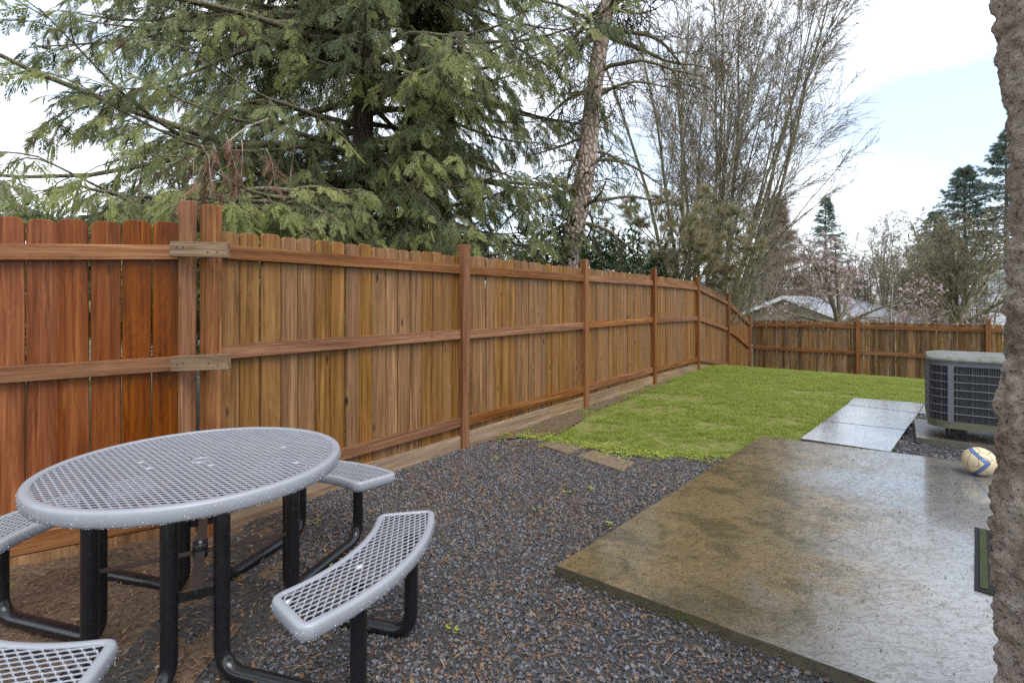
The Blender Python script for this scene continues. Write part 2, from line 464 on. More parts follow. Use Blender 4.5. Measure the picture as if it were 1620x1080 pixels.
M_PBARK = bark('pine_bark', (0.32, 0.235, 0.19), (0.62, 0.49, 0.41), (5, 5, 2.4), 2.4)
M_LIMB = bark('mossy_limb', (0.085, 0.070, 0.05), (0.22, 0.185, 0.125), (8, 8, 2), 3, 0.6, 0.01)
M_TWIG = bark('bare_twig', (0.20, 0.165, 0.125), (0.42, 0.36, 0.28), (5, 5, 2), 3, 0.35, 0.005)
M_STEM = bark('olive_stem', (0.13, 0.115, 0.07), (0.28, 0.25, 0.16), (6, 6, 2), 3, 0.8, 0.01)
M_FTWIG = bark('far_twig', (0.17, 0.135, 0.105), (0.33, 0.27, 0.22), (2, 2, 1), 2, 0.3, 0.005)
M_FTWIG2 = bark('far_olive_twig', (0.17, 0.145, 0.095), (0.32, 0.275, 0.18), (2, 2, 1), 2, 0.6, 0.005)

# ------------------------------------------------------------------ geometry-node scatter (stones, grass)
def scatter_obj(name, pts, rot, scl, idx, tint, sources, parent=None):
    me = bpy.data.meshes.new(name)
    n = len(pts)
    me.vertices.add(n); me.vertices.foreach_set('co', np.asarray(pts, np.float32).ravel())
    for nm, typ, dat, key in (('rot', 'FLOAT_VECTOR', rot, 'vector'), ('scl', 'FLOAT_VECTOR', scl, 'vector'), ('pick', 'INT', idx, 'value'), ('tint', 'FLOAT', tint, 'value')):
        a = me.attributes.new(nm, typ, 'POINT')
        a.data.foreach_set(key, np.asarray(dat, np.int32 if typ == 'INT' else np.float32).ravel())
    o = link(bpy.data.objects.new(name, me), parent)
    g = bpy.data.node_groups.new(name, 'GeometryNodeTree')
    g.interface.new_socket('Geometry', in_out='INPUT', socket_type='NodeSocketGeometry')
    g.interface.new_socket('Geometry', in_out='OUTPUT', socket_type='NodeSocketGeometry')
    N, L = g.nodes, g.links
    gi, go = N.new('NodeGroupInput'), N.new('NodeGroupOutput')
    ip = N.new('GeometryNodeInstanceOnPoints'); ip.inputs['Pick Instance'].default_value = True
    gt = N.new('GeometryNodeGeometryToInstance')
    for s in reversed(sources):
        oi = N.new('GeometryNodeObjectInfo'); oi.inputs['Object'].default_value = s
        L.new(oi.outputs['Geometry'], gt.inputs[0])
    def na(nm, typ):
        a = N.new('GeometryNodeInputNamedAttribute'); a.data_type = typ; a.inputs['Name'].default_value = nm
        return a.outputs['Attribute']
    L.new(gi.outputs[0], ip.inputs['Points']); L.new(gt.outputs[0], ip.inputs['Instance'])
    L.new(na('rot', 'FLOAT_VECTOR'), ip.inputs['Rotation']); L.new(na('scl', 'FLOAT_VECTOR'), ip.inputs['Scale'])
    L.new(na('pick', 'INT'), ip.inputs['Instance Index'])
    L.new(ip.outputs[0], go.inputs[0])
    md = o.modifiers.new('scatter', 'NODES'); md.node_group = g
    return o

# ------------------------------------------------------------------ ground
D = np.array([0.602, 0.7985]); DP = np.array([0.7985, -0.602])      # along the long fence, across the yard
def ground_z(x, y):
    s = np.asarray(x) * D[0] + np.asarray(y) * D[1]
    t = np.clip(s - 11.3, 0, 5.0)
    z = -0.042 * t * t
    return z
FS0 = np.array([-0.483, 5.05])                                       # second post of the long fence

xs = np.concatenate([[-900, -300, -100], np.arange(-30, 60.1, 0.75), [100, 300, 900]])
ys = np.concatenate([[-60, -10], np.arange(-2, 60.1, 0.75), [90, 160, 400, 1400]])
GX, GY = np.meshgrid(xs, ys)
GZ = ground_z(GX, GY) - 0.03
idx = np.arange(GX.size).reshape(GX.shape)
o = mesh_obj('ground', np.stack([GX, GY, GZ], -1).reshape(-1, 3), np.stack([idx[:-1, :-1], idx[:-1, 1:], idx[1:, 1:], idx[1:, :-1]], -1).reshape(-1, 4), M_EARTH, smooth=True)
tag(o, kind='structure')

def heap(x, y):
    d = np.abs((np.asarray(x) - PA[0]) * v_frt[1] - (np.asarray(y) - PA[1]) * v_frt[0])
    return 0.020 * np.clip(1 - d / .5, 0, 1) ** 1.5
def sheet(name, poly, step, zf, mat, kind='structure'):
    P = np.array(poly); lo, hi = P.min(0) - step, P.max(0) + step
    gx, gy = np.meshgrid(np.arange(lo[0], hi[0], step), np.arange(lo[1], hi[1], step))
    cxy = np.stack([(gx[:-1, :-1] + gx[1:, 1:]) / 2, (gy[:-1, :-1] + gy[1:, 1:]) / 2], -1).reshape(-1, 2)
    keep = in_poly(cxy[:, 0], cxy[:, 1], poly)
    i = np.arange(gx.size).reshape(gx.shape)
    q = np.stack([i[:-1, :-1], i[:-1, 1:], i[1:, 1:], i[1:, :-1]], -1).reshape(-1, 4)[keep]
    u, inv = np.unique(q, return_inverse=True)
    V = np.stack([gx.ravel()[u], gy.ravel()[u], zf(gx.ravel()[u], gy.ravel()[u])], -1)
    o = mesh_obj(name, V, inv.reshape(-1, 4), mat, smooth=True)
    return tag(o, kind=kind)

# outlines, metres
fence_pt = lambda s, off=0.0: FS0 + D * s + DP * off
PA, PB = flat(880, 894, .09), flat(1205, 689.5, .09)
PC1, PC2 = flat(1268, 696, .09), flat(1409, 714, .09)
PC3 = flat(1526, 729.5, .09)
PD = flat(1390, 1080, .09)
v_far = np.array(PC3) - np.array(PB); v_far /= np.linalg.norm(v_far)
v_frt = np.array(PD) - np.array(PA); v_frt /= np.linalg.norm(v_frt)
PE = tuple(np.array(PB) + v_far * 4.2); PF = tuple(np.array(PA) + v_frt * 4.4)
patio = [PA, PF, PE, PB]
W_L0, W_R0 = np.array(flat(1263, 694, .09)), np.array(flat(1409, 711, .09))
W_L1, W_R1 = np.array(flat(1351, 629, .09)), np.array(flat(1452, 654, .09))
lawn_edge = [(-0.20, 5.62), (0.02, 5.50), (0.28, 5.40), (0.55, 5.22), (0.80, 5.06), (1.02, 4.93), (1.20, 4.82), (1.45, 4.80), (1.75, 4.74), (2.02, 4.68), (2.45, 4.72)]
corner = fence_pt(12.12)
lawn = lawn_edge + [tuple(np.array(PB) + (0.0, 0.0)), tuple(W_L0), tuple(W_L1), (5.6, 6.95), (8.6, 5.2), (12.5, 10.0), tuple(corner + DP * 5.2), tuple(corner - D * 0.0), tuple(fence_pt(6.1, 0.03)), tuple(fence_pt(0.7, 0.03))]
sheet('lawn', lawn, 0.12, lambda x, y: ground_z(x, y) + 0.012 * vnoise(x, y, 1.5, 1) + 0.004, M_LAWNB)

gravel = [(-1.9, 0.9), (3.2, 0.2), (3.2, 1.2), (PD[0] + .05, PD[1] - 0.02), (PA[0] + .06, PA[1] + .02), (PB[0] + 0.02, PB[1] - 0.25), (2.02, 4.72), (1.75, 4.80), (1.45, 4.86), (1.20, 4.90), (1.02, 5.0), (.80, 5.12), (.55, 5.28), (.28, 5.45), (0.0, 5.55), (-0.22, 5.50), (-0.45, 5.08), (-1.05, 4.30), (-1.74, 3.38), (-1.68, 2.8), (-1.62, 2.35), (-1.62, 1.9)]
sheet('gravel_bed', gravel, 0.06, lambda x, y: heap(x, y) + 0.004 + 0.012 * vnoise(x, y, 3, 2), M_GBASE)
dirt = [(-4.5, 0.4), (-1.2, 0.4), (-1.2, 2.3), (-1.25, 3.3), (-1.5, 3.55), (-1.66, 3.50), (-2.0, 3.36), (-4.5, 1.85)]
sheet('dirt', dirt, 0.025, lambda x, y: -0.012 + 0.022 * vnoise(x, y, 4, 3) + 0.012 * vnoise(x, y, 14, 4) + 0.006 * vnoise(x, y, 35, 5), M_DIRT)
bed = [(-0.55, 5.0), (-.15, 5.45), (.35, 5.2), (.5, 5.35), (1.2, 5.9), (0.9, 6.95), (.5, 6.5)]
sheet('soil_strip', [tuple(fence_pt(0.35, .02)), tuple(fence_pt(0.6, .22)), tuple(fence_pt(1.0, .5)), tuple(fence_pt(2.2, .25)), tuple(fence_pt(5.2, .18)), tuple(fence_pt(6, .02))], 0.05, lambda x, y: 0.016 + 0.02 * vnoise(x, y, 6, 6), M_DIRT)
ac_bed = [tuple(W_R0 + (0.02, 0)), tuple(W_R1 + (0.02, 0)), (7.5, 4.9), tuple(np.array(PE) + (0, .05)), tuple(np.array(PC3) + (0, 0.05))]
sheet('side_gravel_bed', ac_bed, 0.06, lambda x, y: 0.06 + 0.012 * vnoise(x, y, 3, 2), M_GBASE)

# crushed black stones: angular hulls
def rock(i):
    r = random.Random(100 + i)
    bm = bmesh.new()
    for _ in range(11):
        v = Vector((r.gauss(0, 1), r.gauss(0, 1), r.gauss(0, 1))).normalized()
        bm.verts.new((v.x * r.uniform(.75, 1.1), v.y * r.uniform(.6, .9), v.z * r.uniform(.45, .65)))
    h = bmesh.ops.convex_hull(bm, input=bm.verts[:])
    bmesh.ops.delete(bm, geom=list({g for g in h['geom_unused'] + h['geom_interior'] if isinstance(g, bmesh.types.BMVert)}), context='VERTS')
    me = bpy.data.meshes.new('stone'); bm.to_mesh(me); bm.free(); me.materials.append(M_STONE)
    return bpy.data.objects.new('stone', me)
ROCKS = [rock(i) for i in range(8)]
def stones(name, poly, n, z0, smin, smax, label, brown=0.12, edge_keep=None):
    p = scatter(poly, n)
    if edge_keep is not None: p = p[edge_keep(p)]
    n = len(p)
    s = smin + (smax - smin) * rng.random(n) ** 1.8
    z = z0 + (heap(p[:, 0], p[:, 1]) if edge_keep is not None else 0) + 0.012 * vnoise(p[:, 0], p[:, 1], 3, 2) + s * (0.15 + 0.55 * rng.random(n))
    rot = np.stack([rng.normal(0, .5, n), rng.normal(0, .5, n), rng.random(n) * 6.28], -1)
    sc = np.repeat(s[:, None], 3, 1) * (0.8 + 0.4 * rng.random((n, 3)))
    cl = vnoise(p[:, 0], p[:, 1], 2.2, 9)
    tint = 0.84 * rng.random(n) ** .85
    br = rng.random(n) < brown * (0.4 + 1.6 * cl)
    tint[br] = 0.88 + 0.12 * rng.random(br.sum())
    o = scatter_obj(name, np.column_stack([p, z]), rot, sc, rng.integers(0, 8, n), tint, ROCKS)
    return tag(o, label, 'gravel', kind='stuff')
def gkeep(p):                           # stones thin out raggedly into the dirt round the table
    left = np.interp(p[:, 1], [0.4, 1.9, 2.35, 2.8, 3.35, 3.72], [-1.15, -1.22, -1.22, -1.28, -1.42, -1.6])
    d = p[:, 0] - left + 0.35 * (vnoise(p[:, 0], p[:, 1], 4, 12) - 0.5)
    return rng.random(len(p)) < np.clip(0.18 + d * 3.0, 0.05, 1)
gv = [q for q in gravel]
stones('gravel', gv, 88000, 0.004, 0.005, 0.0135, 'dark crushed gravel spread between the table and concrete patio', 0.22, gkeep)
stones('gravel', ac_bed, 9000, 0.06, 0.008, 0.02, 'dark gravel around the outdoor cooling unit', 0.02)

# grass
def tuft(i):
    r = np.random.default_rng(300 + i)
    V, Fc = [], []
    for b in range(26):
        a = r.random() * 6.28; rad = 0.06 * math.sqrt(r.random()); ba = r.random() * 6.28
        base = np.array([math.cos(a) * rad, math.sin(a) * rad, 0])
        h = 0.014 + 0.020 * r.random(); w = 0.0019 + 0.0012 * r.random()
        lean = np.array([math.cos(ba), math.sin(ba), 0]) * h * (0.7 + 1.3 * r.random())
        side = np.array([-math.sin(ba), math.cos(ba), 0]) * w
        k = len(V)
        V += [base - side, base + side, base + lean * .4 + side * .8 + [0, 0, h * .65], base + lean * .4 - side * .8 + [0, 0, h * .65], base + lean + side * .15 + [0, 0, h], base + lean - side * .15 + [0, 0, h]]
        Fc += [[k, k + 1, k + 2, k + 3], [k + 3, k + 2, k + 4, k + 5]]
    me = np_mesh('grass_tuft', V, Fc, M_GRASS)
    return bpy.data.objects.new('grass_tuft', me)
TUFTS = [tuft(i) for i in range(6)]
p = scatter(lawn, 60000)
dens = vnoise(p[:, 0], p[:, 1], 1.6, 21) * .35 + vnoise(p[:, 0], p[:, 1], 4.3, 22) * .4 + vnoise(p[:, 0], p[:, 1], 11, 24) * .25
sd = (p - FS0) @ DP
keep = (rng.random(len(p)) < np.clip((dens - 0.24) * 4.0, 0.22, 1)) & ~((sd < 0.35 + .3 * dens) & (rng.random(len(p)) < .75) & (((p - FS0) @ D) < 3.2))
for bx, by, br in ((2.34, 5.97, .20), (2.5, 7.7, .30), (4.66, 8.0, .30), (1.93, 6.83, .28), (1.55, 7.5, .22), (3.3, 6.2, .16), (.9, 5.9, .2), (3.6, 9.0, .35), (2.0, 5.1, .2)):
    keep &= ~((np.hypot((p[:, 0] - bx) / 1.5, p[:, 1] - by) < br * (.5 + vnoise(p[:, 0], p[:, 1], 9, 33))) & (rng.random(len(p)) < .82))
p = p[keep]; n = len(p); dens = dens[keep]
sc = (0.55 + 0.5 * rng.random(n)) * (0.8 + 0.4 * dens)
tint = np.clip(0.30 + 0.35 * vnoise(p[:, 0], p[:, 1], .9, 23) + 0.38 * vnoise(p[:, 0], p[:, 1], 4, 26) + rng.normal(0, .16, n), 0, 1)
tint[rng.random(n) < .07] = 1.0
o = scatter_obj('grass', np.column_stack([p, ground_z(p[:, 0], p[:, 1]) + 0.008]), np.stack([rng.normal(0, .12, n), rng.normal(0, .12, n), rng.random(n) * 6.28], -1), np.repeat(sc[:, None], 3, 1), rng.integers(0, 6, n), tint, TUFTS)
tag(o, 'short bright green lawn grass along the fence', 'grass', kind='stuff')

# ------------------------------------------------------------------ concrete patio and walkway
pat = []
for i in range(4):
    a_, b_ = np.array(patio[i]), np.array(patio[(i + 1) % 4]); n_ = int(np.linalg.norm(b_ - a_) / .09)
    for t in np.arange(n_) / n_:
        q = a_ * (1 - t) + b_ * t; pat.append(tuple(q + (rng.normal(size=2) * .0022 if t > 0 else 0)))
o = bm_obj('patio', prism_bm(pat, -0.06, 0.09), M_CONC, bevel=0.009)
tag(o, kind='structure')
walk = empty('walkway', (0, 0, 0)); tag(walk, kind='structure')
def lerp(a, b, t): return np.array(a) * (1 - t) + np.array(b) * t
WQ = [((1267, 693), (1409, 714), (1432.5, 680), (1304, 666)), ((1304.8, 665.4), (1433, 679.3), (1452.5, 653.5), (1340, 639.5)), ((1340.6, 639), (1453, 653), (1462, 637.6), (1351, 629))]
for q in WQ:
    bm_obj('slab', prism_bm([flat(u, v, .087) for u, v in q], -0.05, 0.087), M_WALK, walk, bevel=0.008)
e0, e1 = np.array(flat(1454.2, 653.1, .087)), np.array(flat(1463.2, 637.7, .087)); dr = np.array([0.86, -0.51])
bm_obj('slab', prism_bm([tuple(e0), tuple(e0 + dr * 2.6), tuple(e1 + dr * 2.6), tuple(e1)], -0.05, 0.085), M_WALK, walk, bevel=0.008)

M_FLAG = soil('flagstone', (0.13, 0.095, 0.060), (0.23, 0.175, 0.115))
def flagstone(px, label, seed):
    r = random.Random(seed)
    P = [np.array(flat(u, v, .03)) for u, v in px]
    out = []
    for i in range(len(P)):
        for t in (0, .25, .5, .75):
            q = P[i] * (1 - t) + P[(i + 1) % len(P)] * t
            out.append((q[0] + r.uniform(-.012, .012), q[1] + r.uniform(-.012, .012)))
    o = bm_obj('stepping_stone', prism_bm(out, -.02, .032), M_FLAG, bevel=.006)
    tag(o, label, 'stepping stone', 'stepping stones at the lawn edge')
flagstone([(851, 703), (878, 697), (921, 708), (898, 717)], 'smaller brown stepping stone nearer the long fence, at the grass edge', 3)
flagstone([(913, 721), (940, 712), (1003, 731), (985, 745)], 'larger brown stepping stone in gravel with weeds along its edges', 4)

# ------------------------------------------------------------------ fences
def board_mesh(name, w, h, t, mat, ear=0.022):
    bm = bmesh.new()
    pr = [(-w / 2, 0), (w / 2, 0), (w / 2, h - ear), (w / 2 - ear * .45, h - ear * .35), (w / 2 - ear, h), (-w / 2 + ear, h), (-w / 2 + ear * .45, h - ear * .35), (-w / 2, h - ear)]
    e = 0.0035
    f0 = [bm.verts.new((x * (1 - 2 * e / w), -t / 2, z - (e if z > h / 2 else 0))) for x, z in pr]
    f = [bm.verts.new((x, -t / 2 + e, z)) for x, z in pr]; b = [bm.verts.new((x, t / 2, z)) for x, z in pr]
    bm.faces.new(f0); bm.faces.new(b[::-1])
    for i in range(8):
        bm.faces.new((f[i], b[i], b[(i + 1) % 8], f[(i + 1) % 8])); bm.faces.new((f0[i], f[i], f[(i + 1) % 8], f0[(i + 1) % 8]))
    bmesh.ops.recalc_face_normals(bm, faces=bm.faces[:])
    me = bpy.data.meshes.new(name); bm.to_mesh(me); bm.free(); me.materials.append(mat)
    return me

class Fence:
    """local frame: x along the fence, y away from the yard (boards at +y, rails towards the yard)"""
    def __init__(s, label, p0, d, group=None):
        s.rz = math.atan2(d[1], d[0])
        s.o = empty('wooden_fence', (p0[0], p0[1], 0), s.rz)
        tag(s.o, label, 'fence', group)
    def post(s, x, z0, z1, mat, w=0.092, y=0.0, lean=0.0):
        bm = bmesh.new(); add_box(bm, (0, 0, (z1 - z0) / 2), (w, w, z1 - z0))
        o = bm_obj('post', bm, mat, s.o, bevel=0.004, loc=(x, y, z0), seg=1)
        o.rotation_euler = (lean, lean * .5, 0)
        return o
    def rail(s, x0, z0, x1, z1, mat, h=0.089, t=0.038, y=0.0, name='rail', bev=0.003):
        L = math.hypot(x1 - x0, z1 - z0)
        bm = bmesh.new(); add_box(bm, (L / 2, 0, -h / 2), (L, t, h))
        o = bm_obj(name, bm, mat, s.o, bevel=bev, loc=(x0, y, z0), seg=1)
        o.rotation_euler = (0, -math.atan2(z1 - z0, x1 - x0), 0)
        return o
    def boards(s, x0, x1, zb, zt, mat, w=0.135, ear=0.022, gap=0.0062, y=0.036, jit=0.012, wj=0.012, t=0.016):
        n = max(1, round((x1 - x0) / w)); ws = np.array([w + random.uniform(-wj, wj) for _ in range(n)])
        ws *= (x1 - x0) / ws.sum(); x = x0
        for wi in ws:
            xc = x + wi / 2; b = zb(xc); tz = zt(xc) + random.uniform(-jit, jit)
            o = bpy.data.objects.new('board', board_mesh('board', wi - gap * random.uniform(.5, 1.6), tz - b, t, mat, ear))
            o.location = (xc, y + random.uniform(-.005, .005), b)
            o.rotation_euler = (random.gauss(0, .0015), random.gauss(0, .0022), random.gauss(0, .008))
            link(o, s.o); x += wi

FD = D
main = Fence('long brown fence with three rails running from the table along the lawn', FS0, FD)
PX = [-2.44, 0.0, 2.44, 4.88, 7.32, 9.72, 12.05]
PZ = [0, 0, 0, 0, -0.03, -0.36, -0.95]
zo = lambda x: float(np.interp(x, PX, PZ))
# first post stands where the two fences meet
PX[0] = -2.315
for i, (x, z) in enumerate(zip(PX, PZ)):
    top = 2.02 if i else 2.05
    main.post(x, z - 0.35 if i > 4 else z - 0.15, z + top + random.uniform(-.015, .015), W_POST, lean=random.gauss(0, .004))
for i in range(6):
    a, b = PX[i] + 0.046, PX[i + 1] - 0.046
    za, zb_ = PZ[i], PZ[i + 1]
    for h in (1.815, 1.172, 0.315):
        j = random.uniform(-.008, .008)
        main.rail(a, za + h + j, b, zb_ + h + j, W_RAIL, y=0.004)
    main.boards(PX[i] + (0.06 if i == 0 else 0), PX[i + 1], lambda x: zo(x) - 0.02, lambda x: zo(x) + 1.905, W_BOARD, w=0.131)
    m_ = (a + b) / 2 + random.uniform(-.4, .4)
    kz = lambda x: float(np.interp(x, [a, b], [za, zb_]))
    kh = 0.165 if i != 0 else 0.15
    main.rail(a, za + kh, m_ - .001, kz(m_) + kh, W_KICK, h=0.23, y=0.002, name='kickboard', bev=.002)
    main.rail(m_ + .001, kz(m_) + kh - .004, b, zb_ + kh - .004, W_KICK, h=0.23, y=0.004, name='kickboard', bev=.002)

# reddish section on the left, turned towards the house
LD = np.array([0.855, 0.519]); LD /= np.linalg.norm(LD)
jp = np.array([X_at(296, 3.23), 3.23])
left = Fence('reddish stained fence section of wide boards behind the round table', jp, LD)
left.post(0, -0.15, 2.075, W_POST, w=0.095, lean=0.004)
left.rail(-2.9, 1.665, -0.05, 1.80, W_RAIL, y=0.002)
left.rail(-2.9, 1.065, -0.05, 1.11, W_RAIL, y=0.004)
left.rail(-2.9, 0.145, -0.05, 0.185, W_RAIL, y=0.002, h=0.11)
left.rail(-2.9, 0.03, -0.05, 0.07, W_BOARD, y=0.006, h=0.22, name='kickboard')
left.boards(-2.9, -0.04, lambda x: -0.03, lambda x: 1.945 + .038 * x, W_RED, w=0.140, ear=0.030, gap=0.0042, jit=0.006, wj=0.008)
# weathered blocks nailed across both posts
blk0, blk1 = np.array([X_at(272, 3.125), 3.125]), np.array([X_at(362, 3.085), 3.085])
mi = Matrix.Rotation(-left.rz, 4, 'Z') @ Matrix.Translation((-jp[0], -jp[1], 0))
for z, dz in ((1.812, -0.012), (1.118, 0.018)):
    a_, b_ = mi @ Vector((*blk0, z)), mi @ Vector((*blk1, z + dz))
    L = (b_ - a_).length
    bm = bmesh.new(); add_box(bm, (L / 2, 0, -.044), (L, 0.038, 0.092))
    o = bm_obj('splice_block', bm, W_GREY, left.o, bevel=0.004, loc=a_, seg=1)
    o.rotation_euler = (0, -math.atan2(b_.z - a_.z, L), math.atan2(b_.y - a_.y, b_.x - a_.x))
    for x in (0.05, 0.09, 0.25, 0.31):
        bm = bmesh.new(); bmesh.ops.create_cone(bm, cap_ends=True, segments=8, radius1=.005, radius2=.004, depth=.006, matrix=Matrix.Translation((x, -0.020, -.044 + random.uniform(-.02, .02))) @ Matrix.Rotation(R(90), 4, 'X'))
        bm_obj('screw', bm, M_RUSTY, o)

# far fence
back = Fence('far brown fence across the yard end with light showing between boards', corner + D * 0.02, DP)
BX = [0.14, 2.56, 5.02, 7.46]
for x in BX[1:]: back.post(x, -1.1, 1.06 if x > 4.9 and x < 5.2 else 1.0, W_POST)
BX[0] = 0.05
for i in range(3):
    a, b = BX[i] + (.046 if i else 0), BX[i + 1] - .046
    for h in (0.845, 0.185, -0.55): back.rail(a, h + random.uniform(-.01, .01), b, h + random.uniform(-.01, .01), W_RAIL, y=0.004)
    back.boards(BX[i], BX[i + 1], lambda x: -1.0, lambda x: 0.93, W_BACK, w=0.127, gap=0.009, jit=0.012)

# ------------------------------------------------------------------ round picnic table
TC = np.array([-1.372, 2.268]); TH = 0.76; SEAT_A = R(-16)
table = empty('picnic_table', (TC[0], TC[1], 0), SEAT_A)
tag(table, 'round grey wire mesh picnic table with four curved seats on black tubes', 'picnic table')
def diamond(inside, lo, hi, sw, lw, z, r):
    """expanded metal: strands of a diamond lattice clipped to a shape"""
    A, B = [], []
    nx = int((hi[0] - lo[0]) / lw) + 2; ny = int((hi[1] - lo[1]) / sw) + 2
    ix, iy = np.meshgrid(np.arange(nx), np.arange(ny))
    for dx, dy in ((.5, .5), (.5, -.5)):
        for ox, oy in ((0, 0), (.5, .5)):
            a = np.stack([lo[0] + (ix + ox) * lw, lo[1] + (iy + oy) * sw], -1).reshape(-1, 2)
            A.append(a); B.append(a + [dx * lw, dy * sw])
    A = np.concatenate(A); B = np.concatenate(B)
    k = inside(A) & inside(B)
    A, B = A[k], B[k]
    t = np.array([0, .25, .75, 1.0]); e = np.array([0, .14, .86, 1.0])   # strands bend where they knit
    P = np.empty((len(A), 4, 3))
    P[:, :, 0] = A[:, None, 0] + (B - A)[:, None, 0] * t
    P[:, :, 1] = A[:, None, 1] + (B - A)[:, None, 1] * e
    P[:, :, 2] = z
    return tubes(P, np.full((len(A), 4), r) * np.array([1.5, .95, .95, 1.5]), 4, np.pi / 4)
def rim_profile_sweep(outline, z, w=0.036, h=0.055, closed=True):
    """outline (n,2) counter-clockwise; an L-shaped rounded edge band"""
    O = np.array(outline); n = len(O)
    T = norm(np.roll(O, -1, 0) - np.roll(O, 1, 0)); Nn = np.stack([T[:, 1], -T[:, 0]], -1)
    prof = [(-w, -0.010), (-w, -0.003), (-w + .004, 0.0005), (-w * .5, 0.001), (-.010, 0.0), (-.003, -.003), (0, -.010), (.001, -h * .5), (-.001, -h + .006), (-.005, -h), (-.010, -h), (-.014, -h + .004), (-.016, -.012)]
    k = len(prof)
    V = np.stack([np.column_stack([O + Nn * a, np.full(n, z + b)]) for a, b in prof], 1).reshape(-1, 3)
    i = np.arange(n)[:, None]; j = np.arange(k)[None]
    a = i * k + j; b = ((i + 1) % n) * k + j; c = ((i + 1) % n) * k + (j + 1) % k; d = i * k + (j + 1) % k
    return V, np.stack([a, b, c, d], -1).reshape(-1, 4), Nn
def droplets(name, O, Nn, z, h, n, seed, parent):
    r = np.random.default_rng(seed)
    bmd = bmesh.new(); bmesh.ops.create_icosphere(bmd, subdivisions=1, radius=1.0)
    bv = np.array([v.co[:] for v in bmd.verts]); bf = np.array([[v.index for v in f.verts] for f in bmd.faces]); bmd.free()
    i = r.integers(0, len(O), n); t = r.random(n)
    hang = r.random(n) < 0.5
    pts = np.column_stack([O[i] + Nn[i] * 0.0012, z - np.where(hang, h + .001, .012 + (h - .02) * t)])
    pts[:, :2] += (np.roll(O, -1, 0)[i] - O[i]) * r.random(n)[:, None] - Nn[i] * (hang * 0.007)[:, None]
    s = 0.0007 + 0.0014 * r.random(n) ** 2
    V = (pts[:, None] + bv[None] * s[:, None, None] * np.array([1, 1, 1.15])).reshape(-1, 3)
    Fc = (bf[None] + (np.arange(n) * len(bv))[:, None, None]).reshape(-1, 3)
    o = mesh_obj(name, V, Fc, M_WATER, parent, smooth=True); o['kind'] = 'stuff'
RT = 0.584
th = np.linspace(0, 2 * np.pi, 128, endpoint=False)
circ = np.stack([np.cos(th), np.sin(th)], -1) * RT
ang_m = R(0)                                   # the sheet's long diamonds lie across the view
c_, s_ = math.cos(ang_m), math.sin(ang_m)
V, Fc = diamond(lambda p: (np.hypot(p[:, 0], p[:, 1]) < RT - .012) & (np.hypot(p[:, 0], p[:, 1]) > 0.028), (-.62, -.62), (.62, .62), 0.026, 0.054, TH - 0.006, 0.0033)
V = V @ np.array([[c_, s_, 0], [-s_, c_, 0], [0, 0, 1]])
top = mesh_obj('tabletop', V, Fc, M_GREY, table)
V, Fc, Nn = rim_profile_sweep(circ, TH)
mesh_obj('rim', V, Fc, M_GREY, top, smooth=True)
droplets('droplets', circ, Nn, TH, 0.055, 1100, 5, top)
ring = np.stack([np.cos(th[::4]), np.sin(th[::4])], -1) * 0.042
V, Fc, _ = rim_profile_sweep(ring, TH - .002, 0.016, 0.03)
mesh_obj('umbrella_ring', V, Fc, M_GREY, top, smooth=True)
# plastic film filling cells here and there where water sits
def film(inside, lo, hi, sw, lw, z, n, seed, parent, rot=None):
    r = np.random.default_rng(seed); V, Fc = [], []
    while len(Fc) < n:
        ix, iy = r.integers(0, int((hi[0] - lo[0]) / lw)), r.integers(0, int((hi[1] - lo[1]) / sw))
        c0 = np.array([lo[0] + (ix + .5) * lw, lo[1] + iy * sw]); 
        if not inside(c0[None])[0]: continue
        k = len(V)
        V += [[c0[0] - lw * .4, c0[1], z], [c0[0], c0[1] - sw * .36, z], [c0[0] + lw * .4, c0[1], z], [c0[0], c0[1] + sw * .36, z]]; Fc.append([k, k + 1, k + 2, k + 3])
    V = np.array(V)
    if rot is not None: V = V @ rot
    o = mesh_obj('water_film', V, Fc, M_WATER, parent); o['kind'] = 'stuff'
film(lambda p: np.hypot(p[:, 0], p[:, 1]) < RT - .05, (-.62, -.62), (.62, .62), 0.026, 0.054, TH - .006, 5, 3, top, np.array([[c_, s_, 0], [-s_, c_, 0], [0, 0, 1]]))
# seats: crescents concentric with the top
R0, R1, HA, SH = 0.755, 1.02, R(28), 0.455
def seat_outline():
    pts = []
    a0 = HA
    cr = 0.055
    def arc(r, a, b, n): return [(r * math.cos(t), r * math.sin(t)) for t in np.linspace(a, b, n)]
    raw = arc(R1, -a0 + cr / R1, a0 - cr / R1, 22)
    def corner_(r, a, sr, sa):                  # rounded corner between arc and end edge
        out = []
        p0 = (r, a - sa * cr / r); p2 = (r - sr * cr, a); p1 = (r, a)
        for t in np.linspace(0, 1, 7)[1:-1]:
            rr = (1 - t) ** 2 * p0[0] + 2 * t * (1 - t) * p1[0] + t * t * p2[0]; aa = (1 - t) ** 2 * p0[1] + 2 * t * (1 - t) * p1[1] + t * t * p2[1]
            out.append((rr, aa))
        return out
    pol = lambda L: [(r * math.cos(a), r * math.sin(a)) for r, a in L]
    out = raw + pol(corner_(R1, a0, 1, 1)) + [pol([(R1 - cr, a0)])[0], pol([(R0 + cr, a0)])[0]]
    out += pol(corner_(R0, a0, -1, 1)[::-1]) + arc(R0, a0 - cr / R0, -a0 + cr / R0, 22)
    out += pol(corner_(R0, -a0, -1, -1)) + [pol([(R0 + cr, -a0)])[0], pol([(R1 - cr, -a0)])[0]] + pol(corner_(R1, -a0, 1, -1)[::-1])
    return np.array(out)
SO = seat_outline()
def inset(O, w):
    T = norm(np.roll(O, -1, 0) - np.roll(O, 1, 0)); return O - np.stack([T[:, 1], -T[:, 0]], -1) * w
SI = inset(SO, 0.016)
